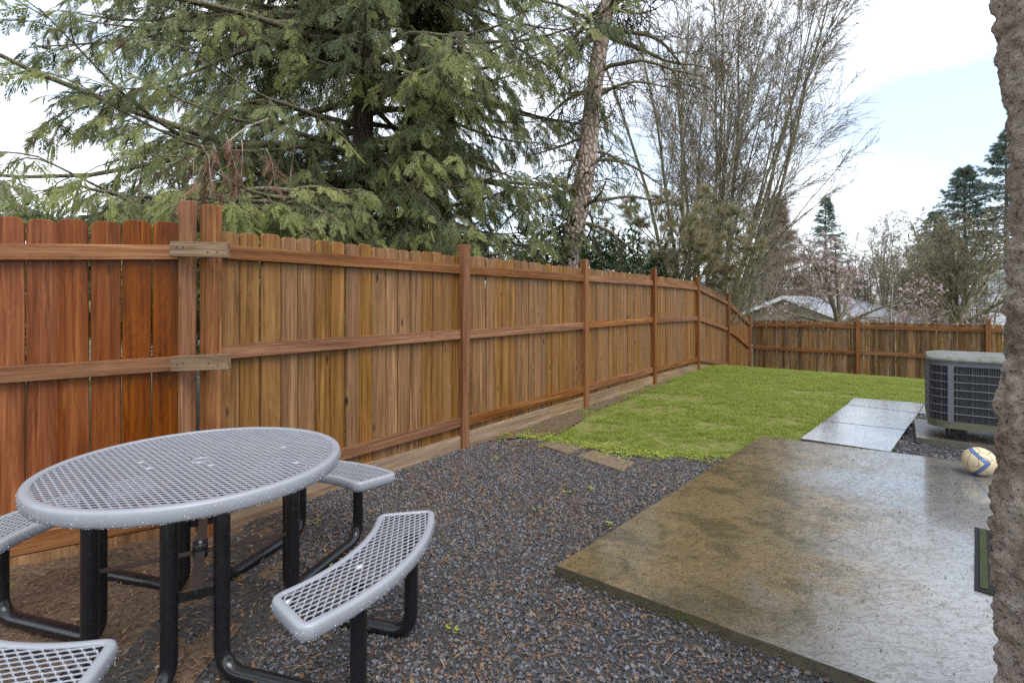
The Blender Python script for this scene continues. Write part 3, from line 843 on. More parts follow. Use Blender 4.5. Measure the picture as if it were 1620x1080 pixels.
seat_in = lambda p: in_poly(p[:, 0], p[:, 1], [tuple(a) for a in SI])
Vs, Fs = diamond(lambda p: seat_in(p[:, ::-1]), (-.55, .62), (.55, 1.06), 0.026, 0.054, SH - 0.006, 0.0036)
Vs = Vs[:, [1, 0, 2]]; Fs = Fs[:, ::-1]
Vr, Fr, Nr = rim_profile_sweep(SO, SH, 0.03, 0.05)
seat_me = np_mesh('seat', Vs, Fs, M_GREY); rim_me = np_mesh('rim', Vr, Fr, M_GREY, True)
TA, TP, TS = 0.32, 0.20, 0.92
leg_me = []
for sgn in (-1, 1):
    path = smooth_path([(TA, sgn * TP, TH - 0.012), (TA, sgn * TP, 0.032), (TS, sgn * TP, 0.032), (TS, sgn * TP, SH - 0.012)], 0.10, 9)
    V, Fc = tubes(path[None], np.full((1, len(path)), 0.0295), 14)
    leg_me.append(np_mesh('leg', V, Fc, M_BLACK, True))
for k in range(4):
    a = k * math.pi / 2
    o = link(bpy.data.objects.new('seat', seat_me), table); o.rotation_euler = (0, 0, a + (R(4) if k == 3 else 0))
    rr = link(bpy.data.objects.new('rim', rim_me), o)
    droplets('droplets', SO, Nr, SH, 0.05, 420, 40 + k, o)
    film(lambda p: seat_in(p[:, ::-1]), (-.55, .62), (.55, 1.06), 0.026, 0.054, SH - .006, 2, 60 + k, o, np.array([[0, 1, 0], [1, 0, 0], [0, 0, 1.0]]))
    for sgn in (0, 1):
        o = link(bpy.data.objects.new('leg', leg_me[sgn]), table); o.rotation_euler = (0, 0, a)
    # flat plate joining the two tubes of each corner
    q0 = np.array([TA, TP]); q1 = np.array([TP, TA]); mid_ = (q0 + q1) / 2; L = np.linalg.norm(q1 - q0)
    bm = bmesh.new(); add_box(bm, (0, 0, 0), (L, 0.006, 0.034), Matrix.Translation((mid_[0], mid_[1], 0.345)) @ Matrix.Rotation(math.atan2(*(q1 - q0)[::-1]), 4, 'Z'))
    bmesh.ops.create_cone(bm, cap_ends=True, segments=10, radius1=.011, radius2=.009, depth=.012, matrix=Matrix.Translation((mid_[0] + .006, mid_[1] + .006, 0.345)) @ Matrix.Rotation(R(45), 4, 'Z') @ Matrix.Rotation(R(90), 4, 'Y'))
    o = bm_obj('corner_plate', bm, M_BLACK, table); o.rotation_euler = (0, 0, a)
for a in (R(45), R(135)):
    bm = bmesh.new(); add_box(bm, (0, 0, 0), (0.735, 0.04, 0.005) if a < 2 and a > 1 else (0.735, 0.038, 0.005), Matrix.Translation((0, 0, 0.352 if a < 1 else 0.360)) @ Matrix.Rotation(a, 4, 'Z'))
    bm_obj('brace', bm, M_RUSTY, table)
rp_ = np.stack([np.cos(th[::4]), np.sin(th[::4])], -1) * 0.03
V, Fc, _ = rim_profile_sweep(rp_, 0.395, 0.004, 0.07)
mesh_obj('umbrella_socket', V, Fc, M_BLACK, table, smooth=True)

# ------------------------------------------------------------------ outdoor cooling unit
M_ACL = simple('ac_grey_paint', (0.105, 0.108, 0.125), 0.45, 0.2, 20)
M_ACD = simple('ac_coil_dark', (0.026, 0.028, 0.035), 0.5, 0.3, 50)
M_ACF = simple('ac_fin', (0.065, 0.067, 0.075), 0.45, 0.2, 50)
M_ACT = Mat('ac_lid_paint', 0.5, 0.25)
_t = M_ACT; _n = _t.noise(_t.vec(), 9, 5, .65); _t.color(_t.mix(_t.ramp(_n, [(.46, 0.), (.62, .7)]), (0.13, 0.135, 0.13), (0.065, 0.07, 0.03))); M_ACT = _t.m
AZ0, AZ1, ASZ, ARD = 0.275, 0.905, 0.84, 0.16
P_ac = np.array([X_at(1504, 4.9), 4.9])
# local frame: x along the front (right), y inward
ac = empty('air_conditioner', (P_ac[0], P_ac[1], 0.0), math.atan2(DP[1], DP[0]))
tag(ac, 'grey outdoor air conditioning unit with louvred sides on a concrete pad', 'air conditioner')
def rsq(o, n=8):
    """rounded square footprint grown by o; the front straight starts at x=0,y=0"""
    x0, x1, y0, y1 = -ARD, ASZ - ARD, 0, ASZ
    r = ARD; pts = []
    for (cx, cy, a0) in ((x1 - r, y0 + r, -90), (x1 - r, y1 - r, 0), (x0 + r, y1 - r, 90), (x0 + r, y0 + r, 180)):
        for t in np.linspace(a0, a0 + 90, n): pts.append((cx + (r + o) * math.cos(R(t)), cy + (r + o) * math.sin(R(t))))
    return pts
bm_obj('coil', prism_bm(rsq(-0.035), AZ0 + .02, AZ1 - .04), M_ACD, ac)
bm_obj('base_pan', prism_bm(rsq(0.006), AZ0 - .03, AZ0 + 0.035), simple('ac_pan', (0.10, 0.10, 0.06), .5, .5, 14), ac, bevel=.006)
bm_obj('top_band', prism_bm(rsq(0.0), AZ1 - .07, AZ1 - 0.026), M_ACL, ac)
def lid():
    bm = bmesh.new(); rings = []
    for o_, z in ((0.014, AZ1 - .028), (0.018, AZ1 - .012), (0.006, AZ1 + .006), (-0.06, AZ1 + .022), (-0.11, AZ1 + .026)):
        rings.append([bm.verts.new((x, y, z)) for x, y in rsq(o_)])
    n = len(rings[0])
    for a, b in zip(rings, rings[1:]):
        for i in range(n): bm.faces.new((a[i], a[(i + 1) % n], b[(i + 1) % n], b[i]))
    bm.faces.new(rings[0][::-1]); bm.faces.new(rings[-1])
    return bm
bm_obj('lid', lid(), M_ACT, ac)
for k in range(1, 7):
    z = AZ0 + 0.035 + k * (AZ1 - .07 - AZ0 - .035) / 7
    pts = np.array([(*q, z) for q in rsq(-0.001)]); pts = np.concatenate([pts, pts[:1]])
    V, Fc = tubes(pts[None], np.full((1, len(pts)), 0.0055), 6)
    mesh_obj('grille_bar', V, Fc, M_ACL, ac, smooth=True)
def strip_posts():
    x1 = ASZ - ARD
    return [(0.0, -.004), (x1 - ARD, -.004), (-ARD - .0, ARD), (-ARD, ASZ - ARD), (x1, ARD), (x1, ASZ - ARD)]
for (x, y) in strip_posts():
    w = (0.045, 0.02) if abs(y) < .01 else (0.02, 0.045)
    box_obj('corner_post', (x, y + .004, (AZ0 + AZ1 - .04) / 2), (w[0], w[1], AZ1 - AZ0 - .09), M_ACL, ac, bevel=.003)
fp = []
base = np.array(rsq(-0.012, 14)); base = np.concatenate([base, base[:1]])
seg = np.linalg.norm(np.diff(base, axis=0), axis=1); cum = np.concatenate([[0], np.cumsum(seg)])
for s in np.arange(0, cum[-1], 0.0165):
    x = np.interp(s, cum, base[:, 0]); y = np.interp(s, cum, base[:, 1])
    fp.append([[x, y, AZ0 + .03], [x, y, AZ1 - .06]])
V, Fc = tubes(np.array(fp), np.full((len(fp), 2), 0.0024), 4)
o = mesh_obj('fins', V, Fc, M_ACF, ac); o['kind'] = 'stuff'
for s in np.arange(0.07, cum[-1], 0.112):
    x = np.interp(s, cum, base[:, 0]); y = np.interp(s, cum, base[:, 1])
    V, Fc = tubes(np.array([[[x, y, AZ0 + .03], [x, y, AZ1 - .06]]]), np.full((1, 2), 0.0048), 4)
    mesh_obj('fin_support', V, Fc, M_ACF, ac)
for x, y in ((0.06, 0.10), (0.50, 0.10), (0.06, 0.68), (0.50, 0.68)):
    box_obj('foot', (x, y, (0.13 + AZ0 - .03) / 2), (0.13, 0.13, AZ0 - .03 - .13), M_BLACK, ac, bevel=.005)
pad = [tuple(np.array((3.94, 5.02)) + DP * a + D * b) for a, b in ((0, 0), (1.1, 0), (1.1, 1.0), (0, 1.0))]
o = bm_obj('equipment_pad', prism_bm(pad, 0.0, 0.13), simple('damp_pad', (0.095, 0.088, 0.070), 0.3, 0.6, 9, bump=.01), bevel=.008)
tag(o, 'low mossy concrete pad under the air conditioning unit', 'concrete pad')

# ------------------------------------------------------------------ ball and door mat
def ball():
    m = Mat('ball_leather', 0.4, 0.5)
    v = m.vec()
    n = m.noise(v, 18, 5, .65)
    c = m.mix(n, (0.42, 0.33, 0.19), (0.62, 0.53, 0.36))
    sx = m.n('ShaderNodeSeparateXYZ'); m.l(v, sx.inputs[0])
    # chevron stripe across the camera side of the ball, in the ball's own frame
    zz = m.math('SUBTRACT', sx.outputs[2], 0.005); az = m.math('ABSOLUTE', zz)
    d = m.math('ABSOLUTE', m.math('SUBTRACT', m.math('ADD', sx.outputs[0], m.math('MULTIPLY', az, 0.95)), 0.045))
    side = m.math('LESS_THAN', sx.outputs[1], 0.02)
    band = m.math('MULTIPLY', m.ramp(d, [(0.016, 1.0), (0.019, 0.0)]), side)
    core = m.math('MULTIPLY', m.ramp(d, [(0.009, 1.0), (0.011, 0.0)]), side)
    c = m.mix(band, c, (0.02, 0.035, 0.13)); c = m.mix(core, c, (0.07, 0.16, 0.42))
    sm = m.voro(v, 13.0, 'DISTANCE_TO_EDGE')
    c = m.mix(m.ramp(sm, [(0.0, .8), (0.03, 0.0)]), c, (0.13, 0.10, 0.06))
    m.color(c); m.bump(m.math('ADD', m.ramp(sm, [(0.0, 0.0), (.05, 1.0)]), m.math('MULTIPLY', n, .3)), .004)
    bm = bmesh.new(); bmesh.ops.create_icosphere(bm, subdivisions=4, radius=0.108)
    Y = 4.05
    o = bm_obj('soccer_ball', bm, m.m, smooth=True, loc=(X_at(1549, Y), Y, 0.09 + 0.107))
    o.rotation_euler = (R(0), R(-6), R(-38))
    tag(o, 'worn cream ball with a blue chevron stripe beside the pillar', 'ball')
ball()
def mat_():
    e = np.array([0.67, 0.742]); e /= np.linalg.norm(e); q = np.array([e[1], -e[0]])
    p0 = np.array(flat(1541, 930, .1))
    o = empty('doormat', (p0[0], p0[1], 0.0), math.atan2(e[1], e[0]))
    tag(o, 'dark green and grey ribbed doormat partly hidden behind the pillar', 'doormat')
    m = Mat('mat_pile', 0.85, 0.2); v = m.vec(); n = m.noise(v, 50, 4, .6)
    m.color(m.mix(n, (0.012, 0.016, 0.009), (0.055, 0.062, 0.026))); m.bump(n, .006)
    mb = simple('mat_rubber', (0.020, 0.021, 0.022), 0.8, .3, 60, spec=0.1)
    L, Wd = 0.90, 0.60
    bm = bmesh.new(); add_box(bm, (L / 2, -Wd / 2, 0.094), (L, Wd, 0.008)); bm_obj('backing', bm, mb, o, bevel=.003)
    for (y0, w, mt) in ((-0.035, .030, m.m), (-0.085, .030, mb), (-.13, .028, m.m)):
        bm = bmesh.new(); add_box(bm, (L / 2, y0, 0.1015), (L - .05, w, 0.007)); bm_obj('border_strip', bm, mt, o, bevel=.002)
    for k in range(int((L - .09) / .03)):
        bm = bmesh.new(); add_box(bm, (0.055 + k * .03, -.16 - .2, 0.1015), (.019, .39, .007)); bm_obj('rib', bm, m.m, o, bevel=.002)
mat_()

# ------------------------------------------------------------------ rough rock pillar at the right edge
def pillar():
    m = Mat('rough_rock', 0.8, 0.3)
    v = m.vec()
    n1 = m.noise(v, 7, 6, .65); n2 = m.noise(m.vec((1, 1, 1.5)), 26, 8, .72, .8); sp = m.noise(v, 170, 3, .6)
    c = m.ramp(m.math('ADD', m.math('MULTIPLY', n1, .45), m.math('MULTIPLY', n2, .55)), [(.35, (0.10, 0.070, 0.052)), (.45, (0.35, 0.27, 0.215)), (.60, (0.58, 0.49, 0.42))])  # darker where the bump noise is low: crevice shade painted into the colour
    c = m.mix(m.ramp(m.noise(v, 3.1, 3, .5), [(.5, 0.), (.66, .4)]), c, (0.30, 0.20, 0.12))
    c = m.mix(m.ramp(sp, [(.58, 0.), (.7, .5)]), c, (0.44, 0.40, 0.36))
    c = m.mix(m.ramp(m.noise(m.vec((1, 1, 1.4)), 70, 5, .7, .5), [(.37, .85), (.46, 0.0)]), c, (0.045, 0.033, 0.026))  # fine pits darkened in the colour, shade of the hollows painted on
    m.color(c); m.bump(m.math('ADD', n2, m.math('ADD', m.math('MULTIPLY', m.noise(m.vec((1, 1, 1.6)), 95, 4, .7, .4), .7), m.math('MULTIPLY', sp, .25))), 0.022, 0.9)
    nu, nv = 170, 400
    Hh = 3.0; cx, cy = 0, 0
    V = np.zeros((nv, nu, 3))
    lf = [(0, 0), (.2, .002), (.5, -.004), (.75, .006), (1.0, -.003), (1.16, -.004), (1.25, -.016), (1.40, -.022), (1.58, -.024), (1.86, -.028), (1.94, -.026), (2.15, -.002), (3.0, .01)]
    zs = np.linspace(-0.05, Hh, nv); grow = np.interp(zs, [a for a, _ in lf], [b for _, b in lf])
    for j in range(nv):
        for i in range(nu):
            a = 2 * math.pi * i / nu
            ca, sa = math.cos(a), math.sin(a)
            # rounded-square column
            rr = 0.30 / (abs(ca) ** 4 + abs(sa) ** 4) ** .25
            q = Vector((ca * rr, sa * rr, zs[j]))
            w = Vector((q.x * 9, q.y * 9, q.z * 8.0))
            dv, _p = mnoise.voronoi(w + mnoise.noise_vector(w * .9) * .55)
            e = dv[1] - dv[0]
            d = 0.011 * min(1.0, e * 3.2) + 0.004 * mnoise.noise(q * 7) + 0.013 * abs(mnoise.noise(Vector((q.x * 15, q.y * 15, q.z * 11)))) + 0.009 * mnoise.noise(q * 28) + 0.009 * abs(mnoise.noise(q * 48)) + 0.006 * mnoise.noise(q * 90)
            k = 1 + (d - 0.03 + grow[j] * 1.2) / rr
            V[j, i] = (q.x * k, q.y * k, q.z)
    i = np.arange(nu); a = np.arange(nv - 1)[:, None] * nu + i; b = np.arange(nv - 1)[:, None] * nu + (i + 1) % nu
    Fq = np.stack([a, b, b + nu, a + nu], -1).reshape(-1, 4)
    o = mesh_obj('rock_pillar', V.reshape(-1, 3), Fq, m.m, smooth=True, loc=(1.657, 1.28, 0))
    o.rotation_euler = (0, 0, R(12))
    tag(o, 'rough brown rock pillar rising at the edge of the patio', 'pillar')
pillar()
#TREES
# ------------------------------------------------------------------ trees and shrubs
def rand_perp(d, g):
    r = g.normal(size=d.shape); r -= (r * d).sum(-1, keepdims=True) * d
    return norm(r)
def grow(st, dr, L, nseg, wander, pull, g):
    """many branches at once: (n,3) starts and directions -> (n,nseg+1,3) polylines"""
    n = len(st); P = np.empty((n, nseg + 1, 3)); P[:, 0] = st; d = norm(dr.copy())
    for i in range(nseg):
        d = norm(d + g.normal(size=(n, 3)) * wander + (np.asarray(pull) if np.ndim(pull) == 1 else pull[i]))
        P[:, i + 1] = P[:, i] + d * (L / nseg)[:, None]
    return P
def along(P, t):
    """points and directions at parameters t (n,k) of polylines (n,m,3)"""
    n, m, _ = P.shape; x = t * (m - 1); i = np.clip(x.astype(int), 0, m - 2); f = (x - i)[..., None]
    a = np.take_along_axis(P, i[..., None].repeat(3, -1), 1); b = np.take_along_axis(P, (i + 1)[..., None].repeat(3, -1), 1)
    return a * (1 - f) + b * f, norm(b - a)
def taper(r0, r1, m): return np.asarray(r0)[:, None] * (1 - np.linspace(0, 1, m)) + np.asarray(r1)[:, None] * np.linspace(0, 1, m)

def place(tv, tf, pos, ax, up, size, tt, base_t, jit=0.0):
    """copies of a leaf template (local x along ax, y sideways, z along up) merged into arrays"""
    ax = norm(ax); y = norm(np.cross(up, ax)); z = np.cross(ax, y)
    M = np.stack([ax, y, z], 1) * size[:, None, None]
    V = np.einsum('vk,nkj->nvj', tv, M) + pos[:, None, :]
    Fc = (tf[None] + (np.arange(len(pos)) * len(tv))[:, None, None])
    T = np.clip(base_t[:, None] + tt[None, :], 0, 1)
    return V.reshape(-1, 3), Fc.reshape(-1, tf.shape[1]), T.ravel()

def cedar_template(seed=5):
    V, Fc, T = [], [], []
    r = random.Random(seed)
    def zc(a, zz): return zz - 0.30 * a[0] ** 2 - 0.25 * abs(a[1]) ** 1.5
    def kite(p, d, L, w, t0, t1, zz=0.0):
        k = len(V); s = np.array([-d[1], d[0]])
        q = [p, p + d * L * .45 + s * w, p + d * L, p + d * L * .45 - s * w]
        for i, a in enumerate(q): V.append([a[0], a[1], zc(a, zz) + (0.012 if i in (1, 3) else 0)]); T.append((t0, (t0 + t1) / 2, t1, (t0 + t1) / 2)[i])
        Fc.extend([[k, k + 1, k + 2], [k, k + 2, k + 3]])
    def blade(p, d, L, w, t0, t1, zz):
        k = len(V); s = np.array([-d[1], d[0]])
        for a, t in ((p - s * w, t0), (p + s * w, t0), (p + d * L, t1)): V.append([a[0], a[1], zc(a, zz)]); T.append(t)
        Fc.append([k, k + 1, k + 2])
    for i in range(9):
        x = 0.07 + i * 0.10
        for sd in ((1,) if i < 1 else (1, -1)):
            L = (0.40 - 0.30 * abs(x - .30)) * (0.6 + .7 * r.random()) * (1 - .35 * x); zz = r.uniform(-.02, .02)
            a = R(42 + r.uniform(-8, 8)) * sd; d = np.array([math.cos(a), math.sin(a)])
            p = np.array([x, 0.0]); kite(p, d, L, 0.026, -.05, .12, zz)
            for f, s2 in ((.28, 1), (.46, -1), (.64, 1)):
                a2 = a + R(40) * s2; blade(p + d * L * f, np.array([math.cos(a2), math.sin(a2)]), L * .46, 0.014, .0, .14, zz)
    kite(np.array([0.0, 0]), np.array([1.0, 0]), 1.0, 0.013, -.1, .14)
    return np.array(V), np.array(Fc), np.array(T)
CT = cedar_template()
def spray(i):
    V, Fc, T = cedar_template(5 + i)
    me = np_mesh('spray', V, Fc, M_CEDAR)
    a = me.attributes.new('tt', 'FLOAT', 'POINT'); a.data.foreach_set('value', T.astype(np.float32))
    return bpy.data.objects.new('spray', me)
SPRAYS = [spray(i) for i in range(5)]

def cedar(name, base, trunk_top, r0, limbs, label, hmin, hmax, Lmax, seed, mat=M_CEDAR, bk=M_CBARK, bias=None, spray=0.40, nb=15, ns=6, light=0.0, keepf=None, group=None, start=0.1, fdist=None, squeeze=0):
    g = np.random.default_rng(seed)
    root = empty(name, tuple(base)); tag(root, label, 'tree', group)
    b = np.array(base, float); tp = np.array(trunk_top, float); n = 18
    tt = np.linspace(0, 1, n); tr = (tp - b)[None] * tt[:, None] + np.stack([np.sin(tt * 5 + seed) * .06, np.cos(tt * 4) * .05, tt * 0], -1)
    V, Fc = tubes(tr[None], np.interp(tt, [0, .04, 1], [r0 * 1.35, r0, r0 * .2])[None], 18)
    mesh_obj('trunk', V, Fc, bk, root, smooth=True)
    h = hmin + (hmax - hmin) * g.random(limbs) ** 1.15
    f = h / tp[2]; st = np.stack([np.interp(f, tt, tr[:, i]) for i in range(3)], -1)
    az = g.random(limbs) * 2 * np.pi if bias is None else bias(g, limbs)
    L = Lmax * (1 - 0.045 * h) * (0.55 + 0.5 * g.random(limbs)) * np.interp(h, [0, 1.2, 2.4], [.35, .6, 1])
    if squeeze: L = L * np.where(np.cos(az) > .35, squeeze, 1)
    for dist, nx, ny in (fdist or ()):
        toward = np.cos(az) * nx + np.sin(az) * ny
        L = np.where(toward > .05, np.minimum(L, max(dist - .15, .1) / np.maximum(toward, .05) * .8 + np.maximum(h - 3.6, 0) * .6), L)
    el = R(6) + g.normal(size=limbs) * R(8)
    d = np.stack([np.cos(az) * np.cos(el), np.sin(az) * np.cos(el), np.sin(el)], -1)
    pull = [np.array([0, 0, z]) for z in (.02, -.05, -.10, -.11, -.08, -.02, .05, .09, .10, .08)]
    P = grow(st, d, L, 10, .05, pull, g)
    Vt, Ft = tubes(P, taper(0.020 + 0.009 * L, np.full(limbs, .006), 11), 6)
    # branchlets
    t = np.clip(np.linspace(start, 1.0, nb)[None] + g.normal(size=(limbs, nb)) * .03, 0.05, 1)
    q, dd = along(P, t)
    sgn = np.where(np.arange(nb) % 2 == 0, 1, -1)[None, :, None]
    sidev = norm(np.cross(dd, np.array([0, 0, 1.0]))) * sgn
    bd = norm(dd * (.55 + .5 * t[..., None]) + sidev * (1.0 - .55 * t[..., None]) + np.array([0, 0, -.18]) + g.normal(size=dd.shape) * .14)
    bl = (0.24 * L[:, None] * (1 - .55 * t) + .18) * (.6 + .7 * g.random(t.shape))
    nbt = limbs * nb
    B = grow(q.reshape(-1, 3), bd.reshape(-1, 3), bl.ravel(), 5, .10, np.array([0, 0, -.14]), g)
    Vb, Fb = tubes(B, taper(np.full(nbt, .009), np.full(nbt, .003), 6), 3)
    V, Fc = join([(Vt, Ft), (Vb, Fb)])
    mesh_obj('limbs', V, Fc, bk if bk is not M_CBARK else M_LIMB, root, smooth=True)
    ts = np.clip(np.linspace(.22, 1, ns)[None] + g.normal(size=(nbt, ns)) * .06, .08, 1)
    p, sd = along(B, ts)
    ss = np.where(np.arange(ns) % 2 == 0, 1, -1)[None, :, None] * (1 - .8 * (np.arange(ns) == ns - 1))[None, :, None]
    sv = norm(np.cross(sd, np.array([0, 0, 1.0])) + 1e-6) * ss
    ax = norm(sd * .75 + sv * .65 + np.array([0, 0, -.42]) + g.normal(size=sd.shape) * .22).reshape(-1, 3)
    up = norm(np.array([0, 0, 1.0]) + g.normal(size=ax.shape) * .45)
    p = p.reshape(-1, 3); m = len(p)
    sz = spray * (.55 + .7 * g.random(m)) * np.repeat(np.clip(bl.ravel() / .6, .7, 1.15), ns)
    lt = np.repeat(np.repeat(g.normal(size=limbs) * .12, nb) + g.normal(size=nbt) * .17, ns)  # random tint per limb and branchlet, painting in yellow-green sunlit patches
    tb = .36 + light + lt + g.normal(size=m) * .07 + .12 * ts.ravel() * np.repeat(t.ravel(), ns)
    tb = np.clip(tb, .22, .95); dead = g.random(m) < .04; tb[dead] = -.14
    k = np.ones(m, bool) if keepf is None else keepf(p, g)
    p, ax, up, sz, tb = p[k], norm(ax[k]), up[k], sz[k], tb[k]
    yv = norm(np.cross(up, ax)); zv = np.cross(ax, yv)
    rot = np.stack([np.arctan2(yv[:, 2], zv[:, 2]), -np.arcsin(np.clip(ax[:, 2], -1, 1)), np.arctan2(ax[:, 1], ax[:, 0])], -1)
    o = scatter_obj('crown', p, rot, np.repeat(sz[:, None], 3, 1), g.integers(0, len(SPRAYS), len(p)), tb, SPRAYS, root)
    o['kind'] = 'stuff'
    return root

def in_view(p, mu=260, mv=200):
    Y = np.maximum(p[:, 1], .1); u = CX + F * p[:, 0] / Y; v = HY - F * (p[:, 2] - EYE) / Y
    return (u > -mu) & (u < 1620 + mu) & (v > -mv)
keep_view = lambda p, g: in_view(p) | (g.random(len(p)) < .12)
rel = lambda *b: (np.array(b, float))
def local(f):                                   # crown filters work in world space
    return f
def cedar_at(x, y, *a, **k):
    kf = lambda p, g: (lambda w: in_view(w) | (g.random(len(w)) < .10))(p + np.array([x, y, 0]))
    return cedar(*a, keepf=kf, **k)

def sides_bias(g, n):                            # limbs mostly reach sideways and over the fence
    a = g.random(n) * 2 * np.pi; m = g.random(n) < .66
    a[m] = np.where(g.random(m.sum()) < .72, np.pi, -.25) + g.normal(size=m.sum()) * .55
    return a
def fence_side(g, n): return g.normal(size=n) * 1.0 - 1.2
_c1 = (X_at(571, 8.7), 8.7)
_c2 = (X_at(652, 9.4), 9.4)
def outside(q, m=.36):                          # clear of both fences by m
    return ((q - FS0) @ DP < -m) & ((q - jp) @ np.array([-LD[1], LD[0]]) > m)
def cedar_w(x, y, name, height, lean, r0, **k):
    root = cedar(name, (0, 0, 0), (lean[0], lean[1], height), r0, fdist=[(-float((np.array([x, y]) - FS0) @ DP), DP[0], DP[1]), (float((np.array([x, y]) - jp) @ np.array([-LD[1], LD[0]])), LD[1], -LD[0])], keepf=lambda p, g: (in_view(p + np.array([x, y, 0])) | (g.random(len(p)) < .08)) & (outside(p[:, :2] + [x, y]) | (p[:, 2] > 2.75)), **k)
    root.location = (x, y, -.05)
    return root
cedar_w(*_c1, 'cedar_tree', 15, (.1, .1), .21, limbs=165, label='tall cedar whose drooping branches spread far left, left trunk of the pair', hmin=1.3, hmax=9.5, Lmax=6.9, seed=11, bias=sides_bias, spray=.215, nb=21, ns=9, light=.19)
cedar_w(*_c2, 'cedar_tree', 16, (-.1, .2), .20, limbs=110, label='tall cedar with hanging green sprays, right trunk of the pair nearest the pine', hmin=1.0, hmax=9.5, Lmax=4.3, seed=12, bias=lambda g, n: g.random(n) * 2 * np.pi, squeeze=.42, spray=.225, nb=20, ns=9, light=.23)
cedar_w(X_at(-150, 9.0), 9.0, 'cedar_tree', 13, (0, 0), .2, limbs=60, label='cedar standing at the left edge with only branch tips in view', hmin=1.5, hmax=7, Lmax=2.3, seed=13, nb=15, ns=8, spray=.23, light=.1)
r_ = cedar_w(X_at(455, 5.6), 5.6, 'young_cedar', 3.3, (.05, .1), .035, limbs=44, label='young yellowish cedar just behind the fence right of the double posts', hmin=1.3, hmax=2.75, Lmax=1.5, seed=14, nb=11, ns=7, spray=.24, light=.36)
r_ = cedar_w(X_at(215, 4.9), 4.9, 'young_cedar', 3.0, (.05, .0), .03, limbs=34, label='low green cedar growth behind the reddish fence section', hmin=1.3, hmax=2.5, Lmax=1.05, seed=15, nb=10, ns=7, spray=.23, light=.24)

# brown dead sprays caught on the double posts
def dead_branch():
    g = np.random.default_rng(77)
    root = empty('dead_branch', (-2.15, 3.75, 0)); tag(root, 'dead brown cedar branch hanging over the double posts', 'dead branch')
    n = 9
    st = np.stack([g.normal(size=n) * .10 + .05, g.normal(size=n) * .05, 2.55 + g.random(n) * .12], -1); d = np.stack([g.normal(size=n) * .4, g.normal(size=n) * .3, -.5 - g.random(n)], -1)
    P = grow(st, d, .25 + .25 * g.random(n), 5, .15, np.array([0, 0, -.2]), g)
    V, Fc = tubes(P, taper(np.full(n, .004), np.full(n, .002), 6), 4)
    main_ = smooth_path([(-.05, .9, 3.1), (0, .4, 2.85), (.05, .05, 2.62)], .2, 5)
    Vm, Fm = tubes(main_[None], np.full((1, len(main_)), .007), 5)
    mesh_obj('twigs', *join([(V, Fc), (Vm, Fm)]), M_TWIG, root)
    t = np.linspace(.1, 1, 7)[None].repeat(n, 0); p, sd = along(P, t); p = p.reshape(-1, 3); sd = sd.reshape(-1, 3)
    tv, tf, tt = CT
    V, Fc, T = place(tv, tf, p, sd + g.normal(size=sd.shape) * .5 + [0, 0, -.6], norm(g.normal(size=sd.shape)), .09 + .08 * g.random(len(p)), tt, g.random(len(p)) * .8)
    mesh_obj('dead_sprays', V, Fc, M_DEAD, root, col=T)
dead_branch()

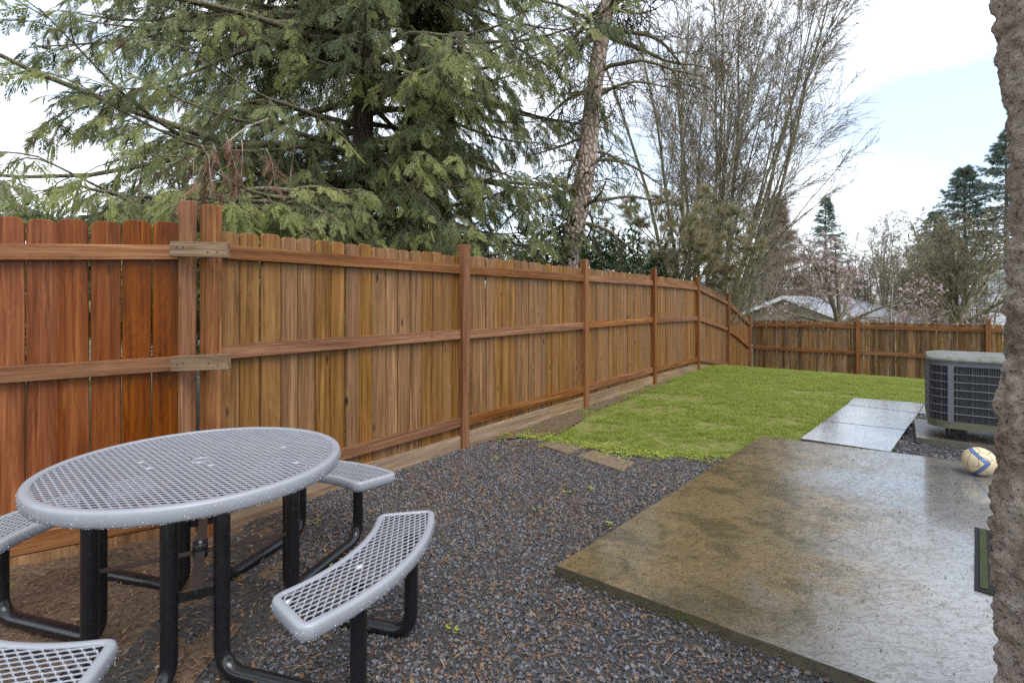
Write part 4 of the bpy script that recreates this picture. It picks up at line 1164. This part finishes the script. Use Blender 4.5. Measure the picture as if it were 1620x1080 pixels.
# ---- bare broad-leaved trees
def needle_template(n=20, w=.012, seed=1, spread=.75):
    r = np.random.default_rng(seed); V, Fc = [], []
    for i in range(n):
        d = norm(np.array([1.0, *(r.normal(size=2) * spread)])); s = norm(np.cross(d, r.normal(size=3))) * w; k = len(V)
        p = np.array([r.random() * .4, 0, 0]); V += [p - s, p + s, p + d * (.6 + .4 * r.random())]; Fc.append([k, k + 1, k + 2])
    return np.array(V), np.array(Fc), np.tile([-.1, -.1, .12], n)
NT = needle_template()
def bare(name, loc, label, seed, stems, H, spread, lv, r0, mat, mat2=None, tufts=None, up=.05, cat='tree', group=None, petals=0, wander=.10, k0=7, twig_r=.006, az0=None, base_r=.15, start=.25, tilt0=.35, trunk=None):
    g = np.random.default_rng(seed)
    root = empty(name, loc); tag(root, label, cat, group)
    az = g.random(stems) * 2 * np.pi if az0 is None else az0(g, stems)
    tl = np.minimum(np.abs(g.normal(size=stems)) * tilt0, tilt0 * 1.35) * spread
    d = np.stack([np.sin(tl) * np.cos(az), np.sin(tl) * np.sin(az), np.cos(tl)], -1)
    st = np.stack([np.cos(az) * base_r * g.random(stems), np.sin(az) * base_r * g.random(stems), np.zeros(stems)], -1)
    parts_low = []
    if trunk is not None:
        tpth = smooth_path(trunk, .25, 5)
        parts_low.append(tubes(tpth[None], np.linspace(r0 * 1.25, r0 * .85, len(tpth))[None], 10))
        st = st * .4 + tpth[-1]
    L = H * (.75 + .3 * g.random(stems))
    P = grow(st, d, L, 10, wander * .6, np.array([0, 0, up]), g)
    rr = r0 * (.6 + .5 * g.random(stems)) * (.75 if trunk is not None else 1)
    parts_low.append(tubes(P, taper(rr, rr * .12, 11), k0))
    mesh_obj('trunk', *join(parts_low), mat, root, smooth=True)
    cur, curL, cr, tw = P, L, rr, []
    tips = None
    for (nc, ratio, ang, pull, sides, nseg) in lv:
        n = len(cur); t = start + (1 - start) * g.random((n, nc)) ** .8
        q, dd = along(cur, t)
        q = q.reshape(-1, 3); dd = dd.reshape(-1, 3); m = len(q)
        a = R(ang) * (.6 + .7 * g.random(m)); pr = rand_perp(dd, g)
        nd = dd * np.cos(a)[:, None] + pr * np.sin(a)[:, None]
        nl = np.repeat(curL, nc) * ratio * (.45 + .75 * g.random(m)) * (1.15 - .6 * t.ravel())
        nr = np.maximum(np.repeat(cr, nc) * .42 * (1 - .6 * t.ravel()), twig_r)
        C = grow(q, nd, nl, nseg, wander, np.array([0, 0, pull]), g)
        tw.append(tubes(C, taper(nr, np.maximum(nr * .3, twig_r * .55), nseg + 1), sides))
        cur, curL, cr, start = C, nl, nr, .15
    mesh_obj('twigs', *join(tw), mat2 or mat, root, smooth=False)
    if tufts:
        nn, sz, mt = tufts; i = g.integers(0, len(cur), nn); p, sd = along(cur[i], .4 + .6 * g.random((nn, 1))); tv, tf, tt_ = NT
        V, Fc, T = place(tv, tf, p[:, 0], sd[:, 0], norm(g.normal(size=(nn, 3))), sz * (.6 + .8 * g.random(nn)), tt_, np.clip(.5 + g.normal(size=nn) * .25, 0, 1))
        mesh_obj('crown', V, Fc, mt, root, col=T)
    if petals:
        i = g.integers(0, len(cur), petals); t = g.random((petals, 1)); p, _ = along(cur[i], t); p = p[:, 0]
        s = .022 + .03 * g.random(petals); a = rand_perp(norm(g.normal(size=(petals, 3))), g) * s[:, None]; b = rand_perp(norm(a), g) * s[:, None]
        V = np.stack([p - a, p - b, p + a, p + b], 1).reshape(-1, 3)
        mesh_obj('blossom', V, np.arange(petals * 4).reshape(-1, 4), M_PINK, root, col=np.repeat(g.random(petals), 4))
    return root

# leaning pine with bare snapped limbs
def leaning_pine():
    g = np.random.default_rng(31); Y = 9.0
    root = empty('pine_tree', (X_at(893, Y), Y, 0)); tag(root, 'leaning reddish pine trunk with bare broken limbs behind the fence', 'tree')
    x0 = X_at(893, Y)
    px = [(878, 560), (898, 420), (914, 340), (930, 255), (938, 160), (951, 70), (963, 0), (985, -130), (1010, -300)]
    pts = np.array([(X_at(u, Y) - x0, 0.02 * i, Z_at(v, Y)) for i, (u, v) in enumerate(px)]); pts[0, 2] = -.1
    pth = np.stack([np.interp(np.linspace(0, 8, 60), np.arange(9), pts[:, i]) for i in range(3)], -1)
    rad = np.interp(np.linspace(0, 8, 60), [0, 1, 6, 8], [.225, .185, .125, .085])
    V, Fc = tubes(pth[None], rad[None] * (1 + .05 * np.sin(np.arange(60) * 1.7)), 20)
    mesh_obj('trunk', V, Fc, M_PBARK, root, smooth=True)
    n = 58; t = .20 + .78 * g.random((1, n)); q, _ = along(pth[None], t); q = q[0]
    az = g.random(n) * 2 * np.pi; el = g.normal(size=n) * .22
    d = np.stack([np.cos(az) * np.cos(el), np.sin(az) * np.cos(el) * .8, np.sin(el)], -1)
    L = .5 + 1.7 * g.random(n) ** 1.3
    P = grow(q, d, L, 7, .16, np.array([0, 0, -.05]), g)
    parts = [tubes(P, taper(.014 + .016 * L, np.full(n, .010), 8), 6)]
    for nc, ln, pull in ((8, .75, -.12), (4, .35, -.14)):
        m = len(P); tt = .2 + .8 * g.random((m, nc)); a, dd = along(P, tt); a = a.reshape(-1, 3); dd = dd.reshape(-1, 3)
        nd = dd * .6 + rand_perp(dd, g) * .9; l = ln * (.4 + .9 * g.random(len(a)))
        P = grow(a, nd, l, 5, .16, np.array([0, 0, pull]), g)
        parts.append(tubes(P, taper(np.full(len(P), .009), np.full(len(P), .004), 6), 3))
    mesh_obj('limbs', *join(parts), M_LIMB, root, smooth=True)
leaning_pine()

def conifer(name, loc, label, seed, H, Rb, nl, mat, bk, tmpl, size, r0=.15, zmin=.1, droop=-.03, nb=9, ns=3, group=None, shape=1.0, light=.4):
    g = np.random.default_rng(seed)
    root = empty(name, loc); tag(root, label, 'tree', group)
    tr = np.array([[0, 0, 0], [.03, 0, H * .5], [0, 0.02, H]]); V, Fc = tubes(tr[None], np.array([[r0, r0 * .6, .015]]), 9); mesh_obj('trunk', V, Fc, bk, root, smooth=True)
    f = zmin + (1 - zmin) * (np.arange(nl) + g.random(nl)) / nl; h = f * H
    L = Rb * (1 - f) ** shape * (.65 + .5 * g.random(nl)) + .12
    az = g.random(nl) * 2 * np.pi; el = R(-8) + R(38) * f ** 2
    d = np.stack([np.cos(az) * np.cos(el), np.sin(az) * np.cos(el), np.sin(el)], -1)
    P = grow(np.stack([0 * h, 0 * h, h], -1), d, L, 6, .06, [np.array([0, 0, z]) for z in (0, droop, droop, droop, 0, .08)], g)
    t = np.linspace(.15, 1, nb)[None].repeat(nl, 0); q, dd = along(P, t); q = q.reshape(-1, 3); dd = dd.reshape(-1, 3)
    sg = np.tile(np.where(np.arange(nb) % 2 == 0, 1, -1), nl)[:, None]
    bd = norm(dd * .8 + norm(np.cross(dd, [0, 0, 1.0])) * sg * .8 + [0, 0, -.1] + g.normal(size=dd.shape) * .15)
    bl = (np.repeat(L, nb) * .30 * (1.1 - .7 * t.ravel()) + .08)
    B = grow(q, bd, bl, 3, .1, np.array([0, 0, -.05]), g)
    mesh_obj('limbs', *join([tubes(P, taper(.008 + .012 * L, np.full(nl, .006), 7), 4), tubes(B, np.full((len(B), 4), .005), 3)]), bk, root)
    ts = np.linspace(.25, 1, ns)[None].repeat(len(B), 0); p, sd = along(B, ts); p = p.reshape(-1, 3); sd = sd.reshape(-1, 3)
    tv, tf, tt = tmpl
    V, Fc, T = place(tv, tf, p, sd + g.normal(size=sd.shape) * .25, norm(g.normal(size=sd.shape) * .5 + [0, 0, 1]), size * (.6 + .7 * g.random(len(p))), tt, light + g.normal(size=len(p)) * .16)
    mesh_obj('crown', V, Fc, mat, root, col=T)
    return root
# many-stemmed bare tree
def fan(g, n):
    a = g.random(n) * 2 * np.pi
    a[: n // 2] = g.normal(size=n // 2) * .5           # more stems lean to the right
    return a
bare('bare_tree', (X_at(1108, 15.6), 15.6, -.5), 'tall many stemmed bare tree with fine twigs against the sky', 51, 22, 13.4, 1.0, [(17, .30, 34, .03, 3, 6), (12, .46, 32, -.02, 3, 3), (6, .52, 34, -.05, 3, 2)], .07, M_STEM, M_TWIG, up=.02, az0=fan, base_r=.7, start=.18, tilt0=.26, wander=.065, twig_r=.0068)
bare('pine_tree', (X_at(1034, 12.6), 12.6, -.1), 'olive brown pine with thin needle tufts left of the many stemmed tree', 41, 7, 3.3, 1.6, [(12, .38, 50, -.01, 4, 5), (7, .45, 48, -.03, 3, 3)], .06, M_LIMB, M_LIMB, tufts=(5200, .19, M_PINE), trunk=[(0, 0, 0), (.03, 0, .8), (.1, 0, 1.3)], tilt0=.45, start=.1)
bare('bare_shrub', (X_at(1122, 16.8), 16.8, -.8), 'dense olive twiggy thicket at the far fence corner', 52, 26, 4.6, 1.3, [(12, .36, 40, .02, 3, 4), (7, .45, 45, -.03, 3, 2)], .03, M_STEM, M_TWIG, cat='shrub', base_r=1.3, start=.1)
bare('bare_shrub', (X_at(1085, 14.2), 14.2, -.2), 'twiggy shrub behind the laurel hedge', 53, 22, 3.8, 1.3, [(12, .36, 40, .02, 3, 4), (7, .45, 45, -.03, 3, 2)], .025, M_STEM, M_STEM, cat='shrub', base_r=.9, start=.1)
bare('blossom_tree', (X_at(1350, 19.5), 19.5, -1.3), 'spreading plum tree with pink buds and a dark mossy leaning trunk', 54, 9, 3.2, 1.9, [(12, .42, 45, .0, 4, 5), (9, .45, 48, -.02, 3, 4), (4, .5, 50, 0, 3, 3)], .12, M_LIMB, M_FTWIG, petals=3000, trunk=[(0, 0, 0), (-.05, 0, .9), (-.55, 0, 1.9)], tilt0=.55, up=.0, start=.15, twig_r=.007)
bare('blossom_tree', (X_at(1432, 24), 24, -1.6), 'small pale pink blossoming tree left of the round bare tree', 55, 8, 3.0, 1.6, [(11, .42, 45, .0, 4, 5), (8, .45, 48, -.02, 3, 4), (3, .5, 50, 0, 3, 3)], .09, M_FTWIG, M_FTWIG, petals=900, tilt0=.45, up=.01, start=.15, twig_r=.008)
bare('blossom_tree', (X_at(1548, 31), 31, -1.8), 'pink blossoming tree in front of the white house', 56, 8, 4.2, 1.4, [(11, .42, 45, .0, 4, 5), (8, .45, 48, -.02, 3, 4)], .10, M_FTWIG, M_FTWIG, petals=2200, tilt0=.4, start=.15, twig_r=.009)
bare('bare_tree', (X_at(1514, 26.5), 26.5, -1.6), 'round headed bare tree with olive twigs near the white house', 57, 20, 5.4, 1.5, [(15, .36, 42, .01, 4, 4), (10, .42, 45, -.02, 3, 2), (6, .45, 45, -.03, 3, 1)], .13, M_FTWIG2, M_FTWIG2, trunk=[(0, 0, 0), (0, 0, 1.0), (.05, 0, 1.9)], tilt0=.50, up=.02, start=.15, twig_r=.012)
bare('bare_tree', (X_at(1400, 38), 38, -2), 'pale distant bare tree left of the dark fir group', 58, 9, 7.5, .9, [(12, .36, 40, .02, 3, 5), (9, .42, 45, -.01, 3, 4), (4, .45, 45, 0, 3, 2)], .11, M_FTWIG, M_FTWIG, trunk=[(0, 0, 0), (0, 0, 1.5), (.05, 0, 2.4)], tilt0=.42, start=.2, twig_r=.010)
bare('bare_tree', (X_at(1470, 40), 40, -2), 'grey bare tree below the dark firs', 59, 9, 7.0, 1.0, [(12, .36, 40, .02, 3, 5), (9, .42, 45, -.01, 3, 4), (3, .45, 45, 0, 3, 2)], .11, M_FTWIG, M_FTWIG, trunk=[(0, 0, 0), (0, 0, 1.5), (.05, 0, 2.4)], tilt0=.42, start=.2, twig_r=.010)
bare('bare_tree', (X_at(1335, 42), 42, -2), 'light brown bare tree beside the small blue green fir', 60, 9, 6.5, 1.0, [(12, .36, 40, .02, 3, 5), (9, .42, 45, -.01, 3, 4), (3, .45, 45, 0, 3, 2)], .11, M_FTWIG, M_FTWIG, trunk=[(0, 0, 0), (0, 0, 1.2), (.05, 0, 2.0)], tilt0=.42, start=.2, twig_r=.010)
for i, (u, Y, H) in enumerate([(1285, 33, 6.2), (1372, 30, 5.0), (1425, 46, 7.6), (1492, 35, 5.6), (1190, 27, 6.0)]):
    bare('bare_tree', (X_at(u, Y), Y, -2), ['brown bare tree rising behind the grey roof', 'low bare tree behind the pole', 'far grey bare tree beneath the open sky gap', 'bare tree just left of the round headed tree', 'brown bare tree between the thicket and the larch'][i], 160 + i, 11, H, 1.2, [(12, .36, 40, .02, 3, 4), (9, .42, 42, -.01, 3, 2), (4, .5, 40, 0, 3, 1)], .10, M_FTWIG, M_FTWIG, trunk=[(0, 0, 0), (0, 0, .8), (.05, 0, 1.4)], tilt0=.45, start=.15, twig_r=.011)
for i, (u, Y, H) in enumerate([(1255, 21.5, 3.1), (1392, 19.0, 2.5), (1452, 21, 2.7)]):
    bare('bare_shrub', (X_at(u, Y), Y, -1.3), ['brown twiggy shrub in front of the grey roof', 'brown twiggy shrub behind the far fence middle post', 'brown twiggy shrub behind the far fence right of the pole'][i], 61 + i, 14, H, 1.4, [(11, .4, 42, .02, 3, 4), (7, .45, 45, -.02, 3, 3)], .025, M_FTWIG, M_FTWIG, cat='shrub', base_r=.9, start=.1, twig_r=.007)
def twig_template():
    r = np.random.default_rng(9); V, Fc = [], []
    for i in range(9):
        d = norm(np.array([1.0, *(r.normal(size=2) * .55)])); s = norm(np.cross(d, r.normal(size=3))) * .017; k = len(V)
        V += [-s, s, d]; Fc.append([k, k + 1, k + 2])
    return np.array(V), np.array(Fc), np.zeros(27)
M_LARCH = leafy('larch_twigs', [(0.0, (0.20, 0.145, 0.105)), (1.0, (0.38, 0.29, 0.22))], .2)
conifer('larch_tree', (X_at(1228, 31), 31, -2), 'cone shaped brown larch without needles behind the grey roof', 65, 9.4, 2.4, 190, M_LARCH, M_FTWIG, twig_template(), .50, nb=9, ns=3, droop=.02, shape=.75)
FT = needle_template(12, .040, 4, .40)
conifer('fir_tree', (X_at(1306, 46), 46, -2), 'small blue green fir beside the brown larch', 66, 12.6, 4.6, 230, M_FIR, M_FTWIG, FT, .26, r0=.2, zmin=.12, nb=7, ns=3)
conifer('fir_tree', (X_at(1526, 47), 47, -2), 'broad dark fir above the round bare tree', 67, 15.6, 6.0, 260, M_FIR, M_FTWIG, FT, .38, r0=.3, zmin=.15, nb=8, ns=3, shape=.8)
conifer('fir_tree', (X_at(1592, 44), 44, -2), 'tallest dark fir partly behind the rock pillar', 68, 17.8, 5.6, 230, M_FIR, M_FTWIG, FT, .38, r0=.3, zmin=.15, nb=8, ns=3, shape=.8)
conifer('fir_tree', (X_at(1478, 50), 50, -2), 'lower dark fir at the left of the fir group', 69, 12.0, 4.6, 200, M_FIR, M_FTWIG, FT, .36, r0=.3, zmin=.15, nb=7, ns=3, shape=.8)

# ---- broad-leaved shrubs
def leaf_template(L=1.0, w=.36):
    V = [[0, 0, 0], [.35, w * .5, .05], [.35, 0, 0], [.35, -w * .5, .05], [.75, w * .38, .02], [.75, 0, -.04], [.75, -w * .38, .02], [1, 0, -.12]]
    Fc = [[0, 2, 1, 1], [0, 3, 2, 2], [1, 2, 5, 4], [2, 3, 6, 5], [4, 5, 7, 7], [5, 6, 7, 7]]
    tri = [[0, 2, 1], [0, 3, 2], [1, 2, 5], [1, 5, 4], [2, 3, 6], [2, 6, 5], [4, 5, 7], [5, 6, 7]]
    return np.array(V, float), np.array(tri), np.zeros(8)
LT = leaf_template()
def leafy_shrub(name, loc, label, seed, pts, n, size, mat, cat, bark_m=M_LIMB):
    g = np.random.default_rng(seed); root = empty(name, loc); tag(root, label, cat)
    P = pts(g, n); cen = P.mean(0); out = norm(P - cen + g.normal(size=P.shape) * .6)
    tv, tf, tt = LT
    V, Fc, T = place(tv, tf, P, out * [1, 1, .5] + g.normal(size=P.shape) * .5 + [0, 0, .15], norm(g.normal(size=P.shape) * .5 + [0, 0, 1]), size * (.6 + .6 * g.random(n)), tt, np.clip(.4 + g.normal(size=n) * .22, 0, 1))
    mesh_obj('leaves', V, Fc, mat, root, col=T)
    m = 24; st = P[g.integers(0, n, m)] * [1, 1, 0]; d = np.tile([0, 0, 1.0], (m, 1)); S_ = grow(st, d, np.full(m, P[:, 2].max() * .8), 6, .15, np.array([0, 0, .1]), g)
    V, Fc = tubes(S_, np.full((m, 7), .012), 4); mesh_obj('stems', V, Fc, bark_m, root)
def hedge_pts(g, n):
    s = 3.6 + 5.4 * g.random(n); off = -(0.9 + 1.2 * g.random(n)); top = 2.6 + .25 * np.sin(s * 2.3) + .2 * np.sin(s * 5.1)
    z = top * g.random(n) ** .45
    xy = FS0[None] + D[None] * s[:, None] + DP[None] * off[:, None]
    return np.column_stack([xy, z])
leafy_shrub('laurel_hedge', (0, 0, 0), 'glossy dark laurel hedge behind the long fence beside the pine trunk', 81, hedge_pts, 9000, .13, M_LAUREL, 'hedge')
def blob(c, r, zs=1.0):
    def f(g, n):
        d = norm(g.normal(size=(n, 3))) * (r * (.45 + .55 * g.random(n) ** .5))[:, None] * (1 + .25 * np.sin(np.arange(n) * 1.0))[:, None]
        return np.array(c) + d * [1, 1, zs]
    return f
leafy_shrub('broadleaf_shrub', (X_at(10, 4.9), 4.9, 0), 'bright green broad leaved shrub behind the reddish fence below the shed roof', 82, blob((0, 0, 1.72), .66, .95), 2200, .095, M_SHRUB, 'shrub')

# ------------------------------------------------------------------ neighbouring buildings
def shingle(name, c):
    m = Mat(name, 0.45, 0.4); v = m.vec((1, 1, 1))
    br = m.n('ShaderNodeTexBrick'); br.inputs['Scale'].default_value = 3.2; br.inputs['Mortar Size'].default_value = .03
    br.inputs['Color1'].default_value = (*[x * .8 for x in c], 1); br.inputs['Color2'].default_value = (*[x * 1.2 for x in c], 1); br.inputs['Mortar'].default_value = (*[x * .4 for x in c], 1)
    m.l(v, br.inputs['Vector']); m.color(br.outputs['Color']); return m.m
M_ROOF = shingle('grey_shingles', (0.27, 0.285, 0.33))
M_BEIGE = simple('beige_siding', (0.34, 0.29, 0.225), .7, .1, 3)
M_TAN = simple('tan_siding', (0.23, 0.17, 0.115), .7, .15, 3)
M_WHITE = simple('white_paint', (0.74, 0.76, 0.80), .5, .05, 3)
M_GLASS = simple('dark_window_glass', (0.03, 0.035, 0.04), .08, .2, 2)
def gable_house(label, loc, rz, W, Lg, H, rise, wall, roof, over=.4, windows=(), cat='house', courses=True, trim=M_WHITE):
    """gable ends face local -y; ridge runs along y"""
    root = empty('house', loc, rz); tag(root, label, cat)
    bm = bmesh.new()
    a = [(-W / 2, 0), (W / 2, 0), (W / 2, H), (0, H + rise), (-W / 2, H)]
    f = [bm.verts.new((x, 0, z)) for x, z in a]; b = [bm.verts.new((x, Lg, z)) for x, z in a]
    bm.faces.new(f); bm.faces.new(b[::-1])
    for i in range(5):
        if i not in (2, 3): bm.faces.new((f[i], b[i], b[(i + 1) % 5], f[(i + 1) % 5]))
    bm_obj('wall', bm, wall, root)
    sl = math.atan2(rise, W / 2); ln = math.hypot(rise, W / 2) + over
    for s in (-1, 1):
        bm = bmesh.new(); add_box(bm, (s * ln / 2, (Lg) / 2, .05), (ln, Lg + over * 2, .10))
        o = bm_obj('roof', bm, roof, root); o.location = (0, 0, H + rise + .03); o.rotation_euler = (0, s * sl, 0)
        bm = bmesh.new(); add_box(bm, (s * ln / 2, -over - .02, 0.02), (ln, .035, .17)); o2 = bm_obj('fascia', bm, trim, root); o2.location = o.location; o2.rotation_euler = o.rotation_euler
        bm = bmesh.new(); add_box(bm, (s * (ln + .02), Lg / 2, 0.02), (.035, Lg + over * 2, .17)); o2 = bm_obj('fascia', bm, trim, root); o2.location = o.location; o2.rotation_euler = o.rotation_euler
    for (x, z, w, h) in windows:
        fr = box_obj('window', (x, -.03, z), (w + .12, .05, h + .12), trim, root)
        box_obj('pane', (x, -.062, z), (w, .02, h), M_GLASS, fr)
    if courses:
        bm = bmesh.new()
        for k in range(1, int(H / .2)): add_box(bm, (0, -.012, k * .2), (W - .02, .02, .012))
        o = bm_obj('siding_courses', bm, wall, root); o['kind'] = 'stuff'
    return root
gable_house('low beige house with a grey shingle roof seen just over the far fence', (X_at(1246, 24.5), 24.5, -1.6), R(-50), 6.0, 9, 2.0, 1.2, M_BEIGE, M_ROOF, windows=((-1.4, 1.35, 1.0, .9), (1.4, 1.35, 1.0, .9)))
gable_house('second beige house with white eaves behind the thicket', (X_at(1185, 31), 31, -1.6), R(28), 8, 9, 2.9, 1.5, M_BEIGE, M_ROOF, windows=((-1.8, 1.6, 1.2, 1.0), (1.8, 1.6, 1.2, 1.0)))
gable_house('distant tan house behind the round bare tree', (X_at(1478, 42), 42, -2.2), R(-60), 9, 11, 2.7, 1.5, M_TAN, M_ROOF, windows=((-2.4, 1.6, 1.0, 1.1), (0, 1.6, 1.0, 1.1), (2.4, 1.6, 1.0, 1.1)))
def white_house():
    Y = 33; root = gable_house('tall white house with a balcony beside the rock pillar', (X_at(1563, Y) + 2.85, Y - 2.66, -2.2), R(-43), 7.8, 9, 5.2, 1.6, M_WHITE, M_ROOF, windows=((-2.2, 4.0, 1.0, 1.2), (1.5, 4.0, 1.0, 1.2)))
    x0 = -3.9
    box_obj('balcony_floor', (x0 - .65, .9, 2.60), (1.3, 1.8, .16), M_TAN, root)
    for (c, s) in (((x0 - .65, 0.03, 3.25), (1.3, .06, .07)), ((x0 - 1.27, .9, 3.25), (.06, 1.7, .07)), ((x0 - .65, 0.03, 2.76), (1.3, .05, .06))):
        box_obj('railing', c, s, M_WHITE, root)
    for k in range(14): box_obj('baluster', (x0 - 1.24 + k * .092, .03, 3.0), (.045, .04, .44), M_WHITE, root)
    box_obj('side_wing', (x0 - .38, 4.0, 3.2), (.75, 3, 1.5), simple('pale_siding', (.55, .57, .6), .6, .05, 3), root)
    for dx in (-1.2, -.1): box_obj('balcony_post', (x0 + dx, .1, 1.26), (.12, .12, 2.5), M_WHITE, root)
white_house()
def shed():
    root = empty('shed', (-8.0, 6.03, 0), R(40)); tag(root, 'grey roofed shed corner above the reddish fence at the left edge', 'shed')
    box_obj('wall', (0, 0, 1.25), (2.6, 2.4, 2.5), M_TAN, root)
    sl = R(20)
    for k in range(6):
        bm = bmesh.new(); add_box(bm, (0, 0, 0), (.36, 3.0, .03))
        o = bm_obj('roof_course', bm, M_ROOF, root); o.location = (1.42 - k * .30 * math.cos(sl), 0, 2.86 + k * .30 * math.sin(sl)); o.rotation_euler = (0, sl - .05, 0)
    box_obj('fascia', (1.56, 0, 2.72), (.04, 3.0, .15), simple('weathered_fascia', (.22, .20, .18), .7, .2, 8), root)
    box_obj('gable_trim', (.75, -1.52, 2.93), (1.7, .035, .15), simple('weathered_fascia', (.22, .20, .18), .7, .2, 8), root).rotation_euler = (0, sl, 0)
shed()
V, Fc = tubes(np.array([[[0, 0, 0], [.16, 0, 3.4]]]), np.array([[.014, .010]]), 8)
o = mesh_obj('pole', V, Fc, M_BEIGE, None, smooth=True, loc=(X_at(1405, 16.5), 16.5, -1.2)); tag(o, 'thin pale leaning pole just behind the far fence', 'pole')

# far woods that read as one brown mass
def far_woods():
    g = np.random.default_rng(91); n = 5000
    x = -20 + 190 * g.random(n); y = 75 + 25 * g.random(n); top = 6.5 + 2.5 * np.sin(x * .31) + 1.6 * np.sin(x * .83)
    z = -2 + top * g.random(n) ** .8
    tv, tf, tt = twig_template()
    p = np.column_stack([x, y, z])
    V, Fc, T = place(tv, tf, p, g.normal(size=p.shape) * .5 + [0, 0, 1], norm(g.normal(size=p.shape)), 1.2 + 1.2 * g.random(n), tt, g.random(n))
    V2 = V
    o = mesh_obj('distant_woods', V2, Fc, M_LARCH, col=T); tag(o, 'far off brown winter woods along the horizon', 'woods', kind='stuff')
far_woods()

# ------------------------------------------------------------------ litter, weeds
def sliver(n, poly, zf, mat, name, label, lmin, lmax, w, seed, curl=.0):
    g = np.random.default_rng(seed); p = scatter(poly, n); a = g.random(n) * 6.28; l = lmin + (lmax - lmin) * g.random(n) ** 2
    z = zf(p[:, 0], p[:, 1])
    d = np.stack([np.cos(a), np.sin(a), g.normal(size=n) * .08], -1); s = np.stack([-np.sin(a), np.cos(a), 0 * a], -1) * (w * (.6 + .8 * g.random(n)))[:, None]
    c = np.column_stack([p, z]); h = d * (l / 2)[:, None]; mid = c + s * g.normal(size=(n, 1)) * 2 + [0, 0, .002]
    V = np.stack([c - h - s, c - h + s, mid + s, mid - s, c + h + s * .5, c + h - s * .5], 1).reshape(-1, 3)
    i = np.arange(n)[:, None] * 6
    Fc = np.concatenate([i + [[0, 1, 2, 3]], i + [[3, 2, 4, 5]]])
    o = mesh_obj(name, V, Fc, mat, col=np.repeat(g.random(n), 6)); return tag(o, label, 'litter', kind='stuff')
sliver(5200, patio, lambda x, y: 0.0925 + 0 * x, M_DARKBIT, 'needle_litter', 'fine dark needles and specks lying on the wet patio', .004, .034, .0012, 1)
sliver(2600, gravel, lambda x, y: heap(x, y) + 0.030 + .012 * vnoise(x, y, 3, 2), M_LITTER, 'twig_litter', 'dry twigs and needles scattered over the dark gravel', .02, .10, .0014, 2)
sliver(4200, dirt, lambda x, y: 0.016 + .014 * vnoise(x, y, 4, 3), M_LITTER, 'twig_litter', 'dry needles and bits on the bare dirt under the table', .015, .09, .0014, 3)
def flakes(n, poly, z, size, seed, name, label, mat=M_LITTER):
    g = np.random.default_rng(seed); p = np.column_stack([scatter(poly, n), z + .012 * g.random(n)])
    tv, tf, tt = LT; a = g.random(n) * 6.28
    V, Fc, T = place(tv, tf, p, np.stack([np.cos(a), np.sin(a), g.normal(size=n) * .2], -1), norm(g.normal(size=(n, 3)) * .35 + [0, 0, 1]), size * (.5 + g.random(n)), tt, g.random(n))
    o = mesh_obj(name, V, Fc, mat, col=T); return tag(o, label, 'litter', kind='stuff')
flakes(420, gravel, .024, .026, 4, 'leaf_litter', 'small brown leaf pieces lying in the gravel')
flakes(500, dirt, .018, .028, 5, 'leaf_litter', 'brown leaf scraps on the dirt near the red fence')
flakes(26, lawn, .04, .05, 6, 'leaf_litter', 'a few fallen leaves on the lawn')
flakes(10, patio, .094, .03, 8, 'leaf_litter', 'a few leaf scraps on the concrete')
# small green weeds where lawn meets gravel
def weeds():
    g = np.random.default_rng(92); c = []
    for a, b in zip(lawn_edge[:-1], lawn_edge[1:]):
        for _ in range(34): t = g.random(); c.append(np.array(a) * (1 - t) + np.array(b) * t + g.normal(size=2) * [.10, .07])
    for _ in range(26): c.append(np.array([1.05, 4.72]) + g.normal(size=2) * [.32, .12])
    for q in scatter(gravel, 14): c.append(q)
    c = np.array(c); n = len(c) * 7
    p = np.column_stack([np.repeat(c, 7, 0) + g.normal(size=(n, 2)) * .018, .018 + .02 * g.random(n)])
    a = g.random(n) * 6.28; tv, tf, tt = LT
    V, Fc, T = place(tv, tf, p, np.stack([np.cos(a), np.sin(a), .2 + 0 * a], -1), norm(g.normal(size=(n, 3)) * .3 + [0, 0, 1]), .018 + .022 * g.random(n), tt, .05 + .5 * g.random(n))
    o = mesh_obj('weeds', V, Fc, M_GRASS, col=T); tag(o, 'small leafy weeds along the ragged lawn edge and in the gravel', 'weeds', kind='stuff')
weeds()
